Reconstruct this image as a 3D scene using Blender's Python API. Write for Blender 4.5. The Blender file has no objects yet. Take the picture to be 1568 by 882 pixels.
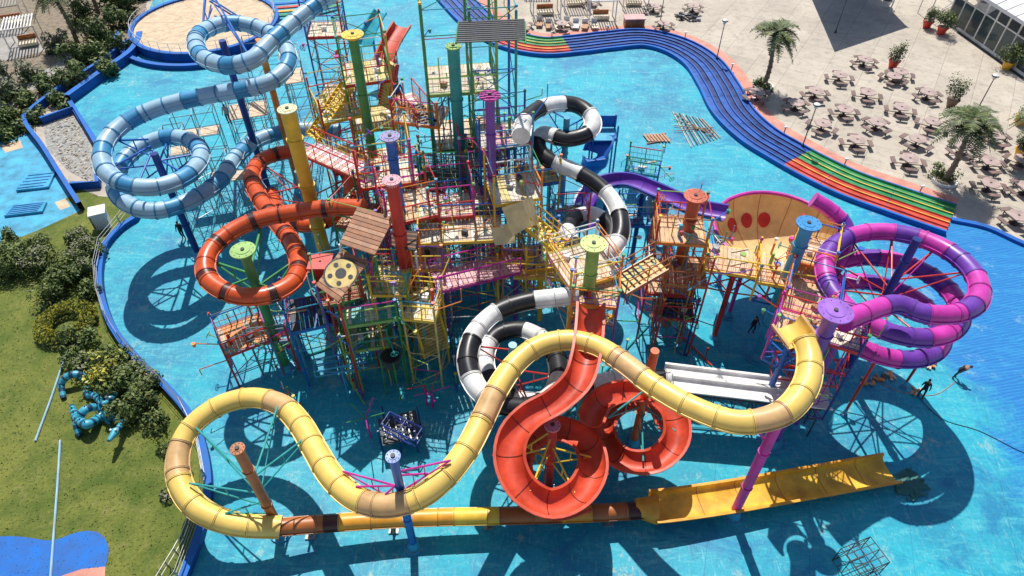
import bpy, math, random
from mathutils import Vector as V, Matrix
random.seed(7)
R=random
H=34.0; F=1045.0; S2=math.sqrt(.5)
def P(px,py,z=0.0):
    u=(px-784)/F; v=(py-441)/F
    t=(H-z)/(S2*(1+v))
    return V((u*t,S2*(1-v)*t,z))
# ------------------------------------------------------------ materials
def new_mat(name):
    m=bpy.data.materials.new(name); m.use_nodes=True
    nt=m.node_tree; b=nt.nodes['Principled BSDF']
    return m,nt,b
def N(nt,t,**k):
    n=nt.nodes.new(t)
    for a,b in k.items(): setattr(n,a,b)
    return n
def noise(nt,co,scale,detail=5,rough=.55,dist=0):
    n=N(nt,'ShaderNodeTexNoise'); n.inputs['Scale'].default_value=scale
    n.inputs['Detail'].default_value=detail; n.inputs['Roughness'].default_value=rough
    n.inputs['Distortion'].default_value=dist
    nt.links.new(co,n.inputs['Vector']); return n.outputs['Fac']
def ramp(nt,fac,a,b,ca=(0,0,0,1),cb=(1,1,1,1)):
    r=N(nt,'ShaderNodeValToRGB'); e=r.color_ramp.elements
    e[0].position=a; e[1].position=b; e[0].color=ca; e[1].color=cb
    nt.links.new(fac,r.inputs['Fac']); return r.outputs['Color']
def mix(nt,fac,a,b,mode='MIX'):
    n=N(nt,'ShaderNodeMix',data_type='RGBA',blend_type=mode)
    if isinstance(fac,(int,float)): n.inputs[0].default_value=fac
    else: nt.links.new(fac,n.inputs[0])
    for i,x in ((6,a),(7,b)):
        if isinstance(x,tuple): n.inputs[i].default_value=x if len(x)==4 else x+(1,)
        else: nt.links.new(x,n.inputs[i])
    return n.outputs[2]
def mapping(nt,co,scale,rot=(0,0,0)):
    m=N(nt,'ShaderNodeMapping'); m.inputs['Scale'].default_value=scale; m.inputs['Rotation'].default_value=rot
    nt.links.new(co,m.inputs['Vector']); return m.outputs['Vector']
def bump(nt,b,h,strength=.3,dist=.05):
    n=N(nt,'ShaderNodeBump'); n.inputs['Strength'].default_value=strength; n.inputs['Distance'].default_value=dist
    nt.links.new(h,n.inputs['Height']); nt.links.new(n.outputs[0],b.inputs['Normal'])
CACHE={}
def M(name,col,rough=.4,var=.22,dirt=.25,metal=0,scale=.9):
    if name in CACHE: return CACHE[name]
    m,nt,b=new_mat(name)
    co=N(nt,'ShaderNodeTexCoord').outputs['Object']
    n1=noise(nt,co,scale,6,.6)
    dk=tuple(c*(1-var*1.2) for c in col); lt=tuple(min(1,c*(1+var)+.02*var) for c in col)
    c=mix(nt,ramp(nt,n1,.3,.7),dk,lt)
    g=ramp(nt,noise(nt,co,4.5,8,.7),.55,.8)
    dm=N(nt,'ShaderNodeMath',operation='MULTIPLY'); dm.inputs[1].default_value=dirt
    nt.links.new(g,dm.inputs[0])
    av=sum(col)/3
    c=mix(nt,dm.outputs[0],c,(av*.5+.14,av*.5+.13,av*.5+.11))
    nt.links.new(c,b.inputs['Base Color'])
    nt.links.new(ramp(nt,n1,.2,.8,(rough*.7,)*3+(1,),(min(1,rough*1.4),)*3+(1,)),b.inputs['Roughness'])
    b.inputs['Metallic'].default_value=metal
    CACHE[name]=m; return m
red=M('red_paint',(.6,.035,.025)); orange=M('orange_paint',(.78,.24,.03)); yellow=M('yellow_paint',(.82,.54,.05),.45)
green=M('green_paint',(.06,.3,.09)); lgreen=M('light_green_paint',(.28,.48,.12)); blue=M('blue_paint',(.015,.13,.5))
lblue=M('sky_blue_paint',(.05,.36,.58)); navy=M('navy_paint',(.01,.04,.24)); purple=M('purple_paint',(.2,.07,.42))
magenta=M('magenta_paint',(.58,.03,.32)); pink=M('pink_paint',(.74,.32,.38)); teal=M('teal_paint',(.03,.36,.34))
white=M('white_paint',(.8,.79,.76)); cream=M('cream_paint',(.78,.68,.5)); black=M('black_plastic',(.018,.018,.022),.35)
grey=M('grey_steel',(.3,.31,.33),.45,metal=.5); dgrey=M('dark_grey',(.06,.065,.07),.6)
tan=M('tan_fibreglass',(.68,.42,.18),.4); pyel=M('pale_yellow_fibreglass',(.9,.62,.15),.38,.1,.25)
ored=M('orange_red_fibreglass',(.68,.095,.02),.33,.18,.15); dred=M('dark_red_band',(.07,.015,.012),.35)
fred=M('red_fibreglass',(.62,.065,.025),.42,.28,.32); fblue=M('blue_fibreglass',(.06,.3,.55),.38,.2,.3)
wblue=M('pale_blue_fibreglass',(.34,.53,.68),.38,.15,.35); dteal=M('turquoise_fibreglass',(.05,.45,.55),.3)
forange=M('orange_fibreglass',(.85,.36,.03),.4,.25,.3); brown=M('brown_fibreglass',(.42,.13,.03),.4)
indigo=M('indigo_fibreglass',(.04,.04,.34),.3); fpur=M('purple_fibreglass',(.16,.045,.38),.36,.2,.2); fmag=M('magenta_fibreglass',(.6,.045,.4),.36,.2,.2)
wood=M('wood_board',(.38,.18,.1),.7,.35,.3,scale=3); wood2=M('wood_board_light',(.5,.28,.17),.7,.3,.3,scale=3); wood3=M('wood_board_pale',(.66,.5,.35),.7,.3,.4,scale=3)
crm2=M('cream_board',(.76,.66,.52),.7,.3,.5,scale=3); ydeck=M('yellow_deck',(.72,.54,.2),.6,.3,.45,scale=2); pdeck=M('pink_deck',(.7,.38,.36),.6,.25,.4)
odeck=M('orange_tan_deck',(.72,.42,.22),.65,.3,.45,scale=2)
table_m=M('table_top',(.46,.34,.31),.6,.3,.4); seat_m=M('seat_dark',(.08,.05,.05),.6); bench_m=M('bench_board',(.2,.13,.115),.6,.3,.3)
barkm=M('palm_bark',(.24,.18,.12),.9,.4,.4,scale=5); terr=M('red_pot',(.6,.04,.02)); ypot=M('yellow_pot',(.8,.42,.03))
glass=M('dark_glass',(.05,.08,.09),.08); roofw=M('white_roof',(.78,.79,.8),.5,.05,.2)
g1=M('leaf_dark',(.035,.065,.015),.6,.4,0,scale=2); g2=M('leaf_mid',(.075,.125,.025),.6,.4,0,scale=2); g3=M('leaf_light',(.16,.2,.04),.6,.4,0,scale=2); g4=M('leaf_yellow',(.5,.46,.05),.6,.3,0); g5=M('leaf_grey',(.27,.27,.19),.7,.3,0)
rock=M('rubble',(.34,.33,.3),.95,.5,.4,scale=3); soil=M('soil',(.24,.19,.13),.95,.4,.2,scale=2)
pal=[red,yellow,green,blue,lblue,magenta,orange,purple,teal,white,lgreen]
# ground materials
def mk_pool():
    m,nt,b=new_mat('pool_floor_paint'); co=N(nt,'ShaderNodeTexCoord').outputs['Object']
    a=noise(nt,co,.11,6,.6,.6); c=mix(nt,ramp(nt,a,.36,.64),(.002,.235,.4),(.01,.42,.56))
    pa=noise(nt,co,.33,9,.72,.8); c=mix(nt,ramp(nt,pa,.46,.58,(0,0,0,1),(.6,.6,.6,1)),c,(.015,.45,.57))
    st=noise(nt,mapping(nt,co,(.35,1.5,1),(0,0,.35)),1.2,12,.8,1.2)
    c=mix(nt,ramp(nt,st,.5,.6,(0,0,0,1),(.75,.75,.75,1)),c,(.08,.5,.58))
    sc=noise(nt,mapping(nt,co,(3,.5,1),(0,0,-.5)),2.2,12,.8,.8)
    c=mix(nt,ramp(nt,sc,.55,.63,(0,0,0,1),(.7,.7,.7,1)),c,(.26,.56,.6))
    wr=noise(nt,co,.5,12,.8,.3)
    c=mix(nt,ramp(nt,wr,.575,.62,(0,0,0,1),(.6,.6,.6,1)),c,(.32,.52,.5))
    wr2=noise(nt,co,.24,12,.82,.5)
    c=mix(nt,ramp(nt,wr2,.6,.635,(0,0,0,1),(.7,.7,.7,1)),c,(.46,.52,.42))
    dk=noise(nt,co,.22,10,.72,1)
    c=mix(nt,ramp(nt,dk,.36,.46,(.75,.75,.75,1),(0,0,0,1)),c,(.001,.2,.42))
    fn=noise(nt,co,5,8,.8); c=mix(nt,1.0,c,ramp(nt,fn,.35,.65,(.74,.78,.8,1),(1.15,1.12,1.1,1)),'MULTIPLY')
    br=N(nt,'ShaderNodeTexBrick'); br.inputs['Scale'].default_value=1; br.inputs['Mortar Size'].default_value=.022; br.offset=0
    br.inputs['Brick Width'].default_value=5; br.inputs['Row Height'].default_value=5
    br.inputs['Color1'].default_value=(1,1,1,1); br.inputs['Color2'].default_value=(.9,.92,.93,1); br.inputs['Mortar'].default_value=(.5,.66,.74,1)
    nt.links.new(mapping(nt,co,(1,1,1),(0,0,.3)),br.inputs['Vector']); c=mix(nt,.8,c,br.outputs['Color'],'MULTIPLY')
    sx=N(nt,'ShaderNodeSeparateXYZ'); nt.links.new(co,sx.inputs[0])
    wv=N(nt,'ShaderNodeTexWave'); wv.inputs['Scale'].default_value=1.1; wv.inputs['Distortion'].default_value=9; wv.inputs['Detail'].default_value=6; wv.inputs['Detail Scale'].default_value=.6
    nt.links.new(mapping(nt,co,(.4,1.6,1),(0,0,.9)),wv.inputs['Vector'])
    ad=N(nt,'ShaderNodeMath',operation='MULTIPLY_ADD'); ad.inputs[1].default_value=14
    nt.links.new(wr2,ad.inputs[0]); nt.links.new(sx.outputs[0],ad.inputs[2])
    mr=N(nt,'ShaderNodeMapRange'); mr.inputs[1].default_value=34; mr.inputs[2].default_value=36.5; nt.links.new(ad.outputs[0],mr.inputs[0])
    dp=mix(nt,ramp(nt,wv.outputs['Fac'],.5,1,(0,0,0,1),(.45,.45,.45,1)),(.002,.16,.48),(.02,.33,.6))
    dp=mix(nt,ramp(nt,st,.5,.62,(0,0,0,1),(.55,.55,.55,1)),dp,(.03,.34,.62))
    dp=mix(nt,ramp(nt,wr,.56,.62,(0,0,0,1),(.5,.5,.5,1)),dp,(.2,.42,.55))
    c=mix(nt,mr.outputs[0],c,dp)
    nt.links.new(c,b.inputs['Base Color'])
    nt.links.new(ramp(nt,a,.3,.7,(.5,)*3+(1,),(.8,)*3+(1,)),b.inputs['Roughness'])
    bump(nt,b,st,.2,.03); return m
def mk_conc():
    m,nt,b=new_mat('concrete_paving'); co=N(nt,'ShaderNodeTexCoord').outputs['Object']
    a=noise(nt,co,.2,7,.65,.5); c=mix(nt,ramp(nt,a,.3,.7),(.42,.36,.29),(.6,.53,.43))
    s=noise(nt,co,1.3,9,.7,.5); c=mix(nt,ramp(nt,s,.5,.68,(0,0,0,1),(.7,.7,.7,1)),c,(.29,.24,.2))
    bl=noise(nt,co,.5,10,.75,.5); c=mix(nt,ramp(nt,bl,.56,.64,(0,0,0,1),(.45,.45,.45,1)),c,(.26,.22,.19))
    s2=noise(nt,co,14,4,.7); c=mix(nt,ramp(nt,s2,.35,.7,(0,0,0,1),(.35,.35,.35,1)),c,(.68,.63,.55))
    br=N(nt,'ShaderNodeTexBrick'); br.inputs['Scale'].default_value=1; br.inputs['Mortar Size'].default_value=.018
    br.inputs['Brick Width'].default_value=3.4; br.inputs['Row Height'].default_value=3.4; br.offset=0
    br.inputs['Color1'].default_value=(1,1,1,1); br.inputs['Color2'].default_value=(.88,.88,.88,1); br.inputs['Mortar'].default_value=(.45,.42,.4,1)
    nt.links.new(mapping(nt,co,(1,1,1),(0,0,.55)),br.inputs['Vector'])
    c=mix(nt,1.0,c,br.outputs['Color'],'MULTIPLY')
    nt.links.new(c,b.inputs['Base Color']); b.inputs['Roughness'].default_value=.85; bump(nt,b,s,.2,.03); return m
def mk_grass():
    m,nt,b=new_mat('lawn_grass'); co=N(nt,'ShaderNodeTexCoord').outputs['Object']
    a=noise(nt,co,.3,9,.7,.6); c=mix(nt,ramp(nt,a,.38,.6),(.085,.135,.016),(.23,.24,.045))
    s=noise(nt,co,5,9,.85); c=mix(nt,ramp(nt,s,.42,.6,(0,0,0,1),(.65,.65,.65,1)),c,(.07,.105,.016))
    w=noise(nt,co,1.0,10,.78); c=mix(nt,ramp(nt,w,.55,.65,(0,0,0,1),(.6,.6,.6,1)),c,(.3,.26,.1))
    w2=noise(nt,co,.8,10,.75,.4); c=mix(nt,ramp(nt,w2,.38,.46,(.6,.6,.6,1),(0,0,0,1)),c,(.06,.1,.014))
    nt.links.new(c,b.inputs['Base Color']); b.inputs['Roughness'].default_value=.95; bump(nt,b,s,.7,.08); return m
pool_m=mk_pool(); conc=mk_conc(); grass_m=mk_grass()
sand=M('sand_deck_stone',(.64,.48,.32),.85,.25,.5,scale=1.2); salmon=M('salmon_paint',(.66,.27,.2),.7,.3,.6); lpool=M('pale_pool_paint',(.05,.36,.56),.6,.35,.6)
bwall=M('blue_wall_paint',(.002,.08,.34),.75,.3,.1); bblue=M('bright_blue_paint',(.002,.13,.5),.65,.25,.08); asph=M('grey_path',(.36,.34,.31),.9)
# ------------------------------------------------------------ mesh builder
class MB:
    def __init__(s): s.v=[];s.f=[];s.m=[];s.ms=[]
    def mi(s,m):
        if m not in s.ms: s.ms.append(m)
        return s.ms.index(m)
    def add(s,vs,fs,mat):
        o=len(s.v); s.v+= [tuple(x) for x in vs]; k=s.mi(mat) if not isinstance(mat,list) else None
        for i,f in enumerate(fs):
            s.f.append([a+o for a in f]); s.m.append(k if k is not None else s.mi(mat[i]))
    def cyl(s,a,b,r,mat,r2=None,n=8):
        a=V(a);b=V(b); r2=r if r2 is None else r2
        d=(b-a)
        if d.length<1e-5: return
        d.normalize(); x=d.orthogonal().normalized(); y=d.cross(x)
        vs=[];fs=[]
        for p,rr in((a,r),(b,r2)):
            for i in range(n):
                t=2*math.pi*i/n; vs.append(p+(x*math.cos(t)+y*math.sin(t))*rr)
        for i in range(n):
            j=(i+1)%n; fs.append([i,j,n+j,n+i])
        fs.append(list(range(n))[::-1]); fs.append(list(range(n,2*n)))
        s.add(vs,fs,mat)
    def beam(s,a,b,w,h,mat):
        a=V(a);b=V(b);d=(b-a)
        if d.length<1e-5:return
        d.normalize(); z=V((0,0,1))
        if abs(d.z)>.98: z=V((1,0,0))
        x=d.cross(z).normalized(); y=x.cross(d)
        vs=[p+x*sx*w/2+y*sy*h/2 for p in(a,b) for sx,sy in((-1,-1),(1,-1),(1,1),(-1,1))]
        s.add(vs,[[0,1,5,4],[1,2,6,5],[2,3,7,6],[3,0,4,7],[3,2,1,0],[4,5,6,7]],mat)
    def box(s,c,sx,sy,sz,mat,rot=0):
        c=V(c); q=Matrix.Rotation(rot,3,'Z')
        vs=[c+q@V((x*sx/2,y*sy/2,z*sz/2)) for z in(-1,1) for x,y in((-1,-1),(1,-1),(1,1),(-1,1))]
        s.add(vs,[[3,2,1,0],[4,5,6,7],[0,1,5,4],[1,2,6,5],[2,3,7,6],[3,0,4,7]],mat)
    def prism(s,pts,z0,z1,mat,side=None):
        n=len(pts); vs=[(p[0],p[1],z0) for p in pts]+[(p[0],p[1],z1) for p in pts]
        s.add(vs,[list(range(n,2*n))],mat); 
        s.add(vs,[[i,(i+1)%n,n+(i+1)%n,n+i] for i in range(n)],side or mat)
    def sheet(s,pts,z,mat): s.add([(p[0],p[1],z) for p in pts],[list(range(len(pts)))],mat)
    def sweep(s,pts,prof,matfn,closed=True,cap=False,upz=None):
        fr=frames(pts); n=len(prof); vs=[]
        for p,(T,X,U) in zip(pts,fr):
            if upz: X=V((T.y,-T.x,0)).normalized(); U=V((0,0,1))
            for a,b in prof: vs.append(p+X*a+U*b)
        fs=[];ms=[]
        k=n if closed else n-1
        for i in range(len(pts)-1):
            for j in range(k):
                j2=(j+1)%n; fs.append([i*n+j,i*n+j2,(i+1)*n+j2,(i+1)*n+j]); ms.append(matfn(i,j))
        if cap and closed:
            fs.append(list(range(n))); ms.append(matfn(0,0)); fs.append([len(vs)-n+q for q in range(n)]); ms.append(matfn(len(pts)-2,0))
        s.add(vs,fs,ms)
    def build(s,name,parent=None,loc=None,sharp=35):
        me=bpy.data.meshes.new(name); me.from_pydata(s.v,[],s.f)
        for m in s.ms: me.materials.append(m)
        me.polygons.foreach_set('material_index',s.m)
        me.shade_smooth()
        try: me.set_sharp_from_angle(angle=math.radians(sharp))
        except Exception as e: print(e)
        me.update()
        o=bpy.data.objects.new(name,me); bpy.context.collection.objects.link(o)
        if parent: o.parent=parent
        if loc is not None: o.location=loc
        return o
def empty(name):
    o=bpy.data.objects.new(name,None); o.empty_display_size=.5; bpy.context.collection.objects.link(o); return o
def frames(pts):
    out=[]
    for i in range(len(pts)):
        T=(pts[min(i+1,len(pts)-1)]-pts[max(i-1,0)])
        T=T.normalized() if T.length>1e-6 else V((0,1,0))
        X=T.cross(V((0,0,1)))
        X=X.normalized() if X.length>1e-4 else V((1,0,0))
        out.append((T,X,X.cross(T)))
    return out
def spline(c,ds=.3,closed=False):
    c=[V(p) for p in c]; out=[]; n=len(c)
    rng=range(n) if closed else range(n-1)
    for i in rng:
        if closed: p0,p1,p2,p3=c[i-1],c[i],c[(i+1)%n],c[(i+2)%n]
        else: p0,p1,p2,p3=c[max(i-1,0)],c[i],c[i+1],c[min(i+2,n-1)]
        k=max(2,int((p2-p1).length/ds))
        for j in range(k):
            t=j/k
            out.append(.5*((2*p1)+(p2-p0)*t+(2*p0-5*p1+4*p2-p3)*t*t+(-p0+3*p1-3*p2+p3)*t**3))
    if not closed: out.append(c[-1])
    return out
def PX(l,z=0): return [P(a[0],a[1],a[2] if len(a)>2 else z) for a in l]
# ------------------------------------------------------------ ground sheets
g=MB(); g.sheet([(-500,-300),(500,-300),(500,700),(-500,700)],0,conc); g.build('ground')
left_edge=[(215,980),(262,930),(290,872),(310,815),(321,760),(316,700),(296,645),(260,600),(214,555),(178,510),(160,465),(155,420),(165,378),(190,350),(214,330),(185,300),(157,262),(150,225),(126,187),(108,158)]
up_edge=[(108,158),(160,120),(200,92),(214,74)]
track=[(640,-70),(668,-35),(700,2),(735,36),(780,62),(830,73),(880,70),(930,64),(985,60),(1035,72),(1075,97),(1100,132),(1122,172),(1158,207),(1200,233),(1245,258),(1300,284),(1370,309),(1455,338)]
right_edge=[(1455,338),(1510,350),(1568,376),(1680,420),(1850,560),(1950,800),(1900,980)]
le=spline(PX(left_edge),.5); tr=spline(PX(track),.4); ri=spline(PX(right_edge),.6)
g=MB(); g.sheet(le+PX(up_edge[1:])+PX([(230,10),(260,-60)])+tr+ri[1:]+PX([(1000,1100),(215,1050)]),.004,pool_m); g.build('pool_floor')
g=MB(); g.sheet([(-70,0,0)]+[p for p in [P(180,1050)]]+le[:-36]+PX([(150,300),(125,322),(60,352),(5,372),(-200,420)]),.004,grass_m)
lawn=g.build('lawn')
g=MB(); g.sheet(PX([(-300,120),(-150,-60),(60,-60),(235,-60),(222,20),(212,70),(150,118),(100,150),(45,190),(40,200),(-20,225),(-300,300)]),.004,soil); 
g.sheet(PX([(-60,190),(40,125),(95,92),(130,70),(150,76),(100,104),(48,140),(-50,215)]),.009,asph)
g.sheet(PX([(-60,20),(30,45),(60,60),(70,78),(20,90),(-60,110)]),.009,asph)
g.sheet(PX([(125,322),(150,300),(120,288),(100,305)]),.009,grass_m)
g.build('garden_bed')
g=MB(); g.sheet(PX([(-60,235),(0,218),(46,204),(128,320),(60,352),(8,372),(-60,380)]),.008,lpool)
g.sheet(PX([(0,222),(30,214),(36,226),(8,234)]),.012,sand); g.sheet(PX([(84,310),(100,304),(108,316),(92,322)]),.012,sand)
g.build('side_pool_floor')
g=MB()
for a,b in(((44,268),(70,292)),((20,315),(62,330))):
    p=P(*a);q=P(*b); c=(p+q)/2; w=abs(q.x-p.x);l=abs(q.y-p.y)
    g.box((c.x,c.y,.12),w,l,.2,lblue,.2); 
    for k in range(5): g.box((c.x,c.y-l/2+l*(k+.5)/5,.24),w*.8,.06,.04,blue,.2)
g.build('pool_filter_tray')
g=MB(); q=PX([(66,190),(118,172),(152,230),(150,285),(105,262),(72,228)]); g.sheet(q,.012,rock)
for i in range(420):
    a,b=R.random(),R.random(); p=q[0].lerp(q[1],a).lerp(q[4].lerp(q[3],a),b); r=R.uniform(.02,.13)
    g.box((p.x,p.y,r*.3),r*1.4,r,r*.7,R.choice([rock,rock,rock,wood3,soil]),R.random()*3)
g.build('rubble_pile')
# walls / kerbs
def wall(name,pts,w,h,mat,top=None):
    m=MB(); m.sweep(pts,[(-w/2,0),(-w/2,h),(w/2,h),(w/2,0)],lambda i,j:(top or mat) if j==1 else mat,closed=False,upz=1); return m.build(name)
wall('pool_wall',le,.42,.45,bwall,bblue)
wall('pool_wall',spline(PX(up_edge+[(218,60)]),.5),.6,.9,bwall,bblue)
wall('pool_wall',spline(PX([(200,70),(150,108),(100,140),(52,178),(44,196),(70,232),(100,280),(127,322)]),.5),.35,.8,bwall,bblue)
wall('pool_wall',PX([(66,190),(118,172),(152,230),(153,288),(112,290)]),.3,.7,bwall,bblue)
wall('pool_kerb',ri,.4,.25,bblue)
g=MB(); fp=le[::5]
for i,p in enumerate(fp[:-6]):
    g.cyl(p+V((-.05,0,.4)),p+V((-.05,0,1.35)),.03,grey,n=6)
    if i: 
        for z in(.75,1.05,1.32): g.cyl(fp[i-1]+V((-.05,0,z)),p+V((-.05,0,z)),.014,grey,n=5)
g.build('pool_fence')
# ------------------------------------------------------------ mat track
NT=len(tr)
def trx(i):
    p=tr[i]; d=(p.y*S2+H*S2); return 784+p.x*F/d
prof=[(-2.1,0),(-2.1,.3),(-1.95,.3)]
W=3.9; n=6
for k in range(n):
    a=-1.95+k*W/n; b=a+W/n
    prof+= [(a+.04,.12),(b-.12,.12),(b-.1,.24),(b-.0,.24)]
prof+=[(1.98,.4),(2.2,.4),(2.2,0)]
lanem=M('lane_navy',(.003,.025,.17),.45,.3,.1); laneb=M('lane_blue',(.004,.075,.36),.45,.3,.1)
lg2=M('lane_green',(.03,.28,.1),.4); lyel=M('lane_yellow',(.8,.5,.05),.4); lred=M('lane_red',(.62,.07,.04),.4)
def tmat(i,j):
    x=trx(i)
    if j<2 or j>=len(prof)-4: return bblue
    k,s=divmod(j-2,4)
    if k>=n: return bblue
    r=x>1213 or 775<x<868
    if r:
        rc=[lg2,lg2,lg2,lred,lred,lred][k]
        return rc if s in(0,1) else [lgreen,lyel,lg2,lyel,lred,bblue][k]
    return (lanem if k in(1,2,4) else laneb) if s in (0,1) else bblue
g=MB(); g.sweep(tr,prof,tmat,closed=False,upz=1)
for i in range(0,NT-1,12):
    T=(tr[i+1]-tr[i]).normalized(); X=V((T.y,-T.x,0))
    g.beam(tr[i]-X*1.93+V((0,0,.135)),tr[i]+X*1.93+V((0,0,.135)),.05,.02,laneb)
g.build('mat_racer_slide')
g=MB(); g.sweep(tr,[(-3.5,.012),(-2.2,.012)],lambda i,j:salmon,closed=False,upz=1); g.build('painted_line')
g=MB()
for i in range(4,NT-1,16):
    T=(tr[i+1]-tr[i]).normalized(); X=V((T.y,-T.x,0)); p=tr[i]-X*2.3; g.cyl(p,p+V((0,0,.7)),.05,grey,n=6); g.box(p+V((0,0,.75)),.3,.15,.1,white)
g.build('slide_marker_posts')
# circle sun deck upper left
c=P(318,45); g=MB(); cir=lambda r,n=64:[(c.x+r*math.cos(t*2*math.pi/n),c.y+r*math.sin(t*2*math.pi/n)) for t in range(n)]
g.prism(cir(7.7),0,.8,sand,bwall); 
cc=[V((*q,0)) for q in cir(7.8)]; cc.append(cc[0])
g.sweep(cc,[(-.25,0),(-.25,1.0),(.25,1.0),(.25,0)],lambda i,j:bblue if j==1 else bwall,closed=False,upz=1)
for q in cir(7.7,40):
    g.cyl((*q,1),(*q,1.9),.03,white,n=6)
for z in(1.45,1.9):
    q=cir(7.7,40)
    for i in range(40): g.cyl((*q[i],z),(*q[(i+1)%40],z),.02,white,n=5)
for k in range(14):
    t=k*.449; 
    for s in range(6): a=1.2+s; g.beam((c.x+a*math.cos(t),c.y+a*math.sin(t),.805),(c.x+(a+.95)*math.cos(t),c.y+(a+.95)*math.sin(t),.805),.04,.02,wood3)
g.build('round_sun_deck')
cc=[V((c.x+9.4*math.cos(t),c.y+9.4*math.sin(t),0)) for t in [math.radians(a) for a in range(190,352,4)]]
wall('pool_wall',cc,.5,.5,bwall,bblue)
g=MB()
for k,mm in enumerate((lg2,lyel,lred,bblue)):
    g.sweep(spline(PX([(420,25-k*6),(470,20-k*6),(520,8-k*6)],.4)),[(-.3,0),(-.25,.1),(.25,.1),(.3,0)],lambda i,j:mm,closed=False,upz=1)
g.build('lane_slide')
# ------------------------------------------------------------ slides
def cir_prof(r,n=22): return [(r*math.cos(2*math.pi*i/n),r*math.sin(2*math.pi*i/n)) for i in range(n)]
def arcs(pts):
    a=[0]
    for i in range(1,len(pts)): a.append(a[-1]+(pts[i]-pts[i-1]).length)
    return a
def tube(name,ctrl,r,secs,par,fl=1.3,flm=None,world=False):
    pts=spline(ctrl if world else PX(ctrl),.2); a=arcs(pts); m=MB(); tot=sum(l for l,_ in secs)
    def at(x):
        x%=tot
        for l,mm in secs:
            if x<l: return mm
            x-=l
        return secs[-1][1]
    m.sweep(pts,cir_prof(r),lambda i,j:at(a[i]+.01))
    fr=frames(pts)
    nx=0;last=at(.01)
    for i in range(len(pts)-1):
        cur=at(a[i]+.01); b=cur is not last
        if a[i]>=nx or b:
            T=fr[i][0]; m.cyl(pts[i]-T*.05,pts[i]-T*.012,r*1.08,(flm or cur),n=20); m.cyl(pts[i]+T*.012,pts[i]+T*.05,r*1.08,(flm or cur),n=20)
            m.cyl(pts[i]-T*.02,pts[i]+T*.02,r*1.065,dgrey,n=20)
            nx=a[i]+fl
        last=cur
    for sgn in(-1,1):
        m.sweep(pts,[(sgn*r*.97,-.03),(sgn*(r+.07),-.03),(sgn*(r+.07),.03),(sgn*r*.97,.03)],lambda i,j:at(a[i]+.01))
    m.sweep(pts[:2],cir_prof(r*.93),lambda i,j:black); m.build(name,par); return pts
def chute(name,ctrl,r,mat,par,inner=None,ang=95,secs=None,world=False,flat=None,fl=1.6):
    pts=spline(ctrl if world else PX(ctrl),.25); a=arcs(pts); m=MB(); n=14
    if flat:
        w,h=flat; n=12
        A=[-90+180*k/n for k in range(n+1)]
        sg=lambda x:math.copysign(abs(x)**.7,x)
        inn=[(w*sg(math.sin(math.radians(t))),h*(1-abs(math.cos(math.radians(t)))**.55)) for t in A]; 
        out=[(w+.14,h),(w+.14,h-.08)]+[((w+.05)*sg(math.sin(math.radians(t))),h*(1-abs(math.cos(math.radians(t)))**.55)-.06) for t in A[::-1][1:-1]]+[(-w-.14,h-.08),(-w-.14,h)]
    else:
        inn=[(r*math.sin(math.radians(t)),-r*math.cos(math.radians(t))) for t in [-ang+2*ang*k/n for k in range(n+1)]]
        e=inn[-1]; out=[(e[0]+.14,e[1]),(e[0]+.14,e[1]-.07)]+[((r+.06)*math.sin(math.radians(t)),-(r+.06)*math.cos(math.radians(t))) for t in [ang-8-2*(ang-8)*k/n for k in range(n+1)]]+[(-e[0]-.14,e[1]-.07),(-e[0]-.14,e[1])]
    k=len(inn)-1
    def mf(i,j):
        return (inner or mat) if j<k else mat
    m.sweep(pts,inn+out,mf,cap=True)
    fr=frames(pts); nx=fl
    for i in range(len(pts)-1):
        if a[i]>=nx:
            T,X,U=fr[i]; nx+=fl
            op=[(p[0]*1.05,p[1]*1.07-.01) for p in out[1:-1]]
            m.sweep([pts[i]-T*.04,pts[i]+T*.04],op,lambda q,j:mf(i,99),closed=False)
            m.sweep([pts[i]-T*.02,pts[i]+T*.02],[(p[0]*.985,p[1]*.985+.005) for p in inn],lambda q,j:dred if mat is fred else brown if mat is forange else mat,closed=False)
    m.build(name,par); return pts
def column(par,top,mat,r=.28,cap=None,capm=None,name='column',foot=True,z0=0):
    m=MB(); m.cyl((top.x,top.y,z0),top,r,mat,n=18)
    if foot:
        m.cyl((top.x,top.y,0),(top.x,top.y,.12),r*2.4,lblue,n=18); m.cyl((top.x,top.y,.12),(top.x,top.y,.6),r*1.7,lblue,r2=r*1.1,n=18)
        for k in range(8):
            t=k*math.pi/4; m.cyl((top.x+r*2.05*math.cos(t),top.y+r*2.05*math.sin(t),.1),(top.x+r*2.05*math.cos(t),top.y+r*2.05*math.sin(t),.2),.04,grey,n=6)
    z=3
    while z<top.z-1: m.cyl((top.x,top.y,z),(top.x,top.y,z+.1),r*1.18,mat,n=18); z+=3.2
    if cap:
        cm=capm or mat; cap*=1.08
        m.cyl(top,top+V((0,0,.07)),cap,cm,n=32); m.cyl(top+V((0,0,.07)),top+V((0,0,.1)),cap*.55,cm,n=28); m.cyl(top+V((0,0,.1)),top+V((0,0,.17)),.1,dgrey,n=12)
        m.cyl(top-V((0,0,.22)),top,r,cm,r2=cap*.7,n=20)
        for k in range(10):
            t=k*math.pi/5+.3; m.cyl(top+V((cap*.8*math.cos(t),cap*.8*math.sin(t),.07)),top+V((cap*.8*math.cos(t),cap*.8*math.sin(t),.1)),.022,dgrey,n=6)
    m.build(name,par); return top
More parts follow.
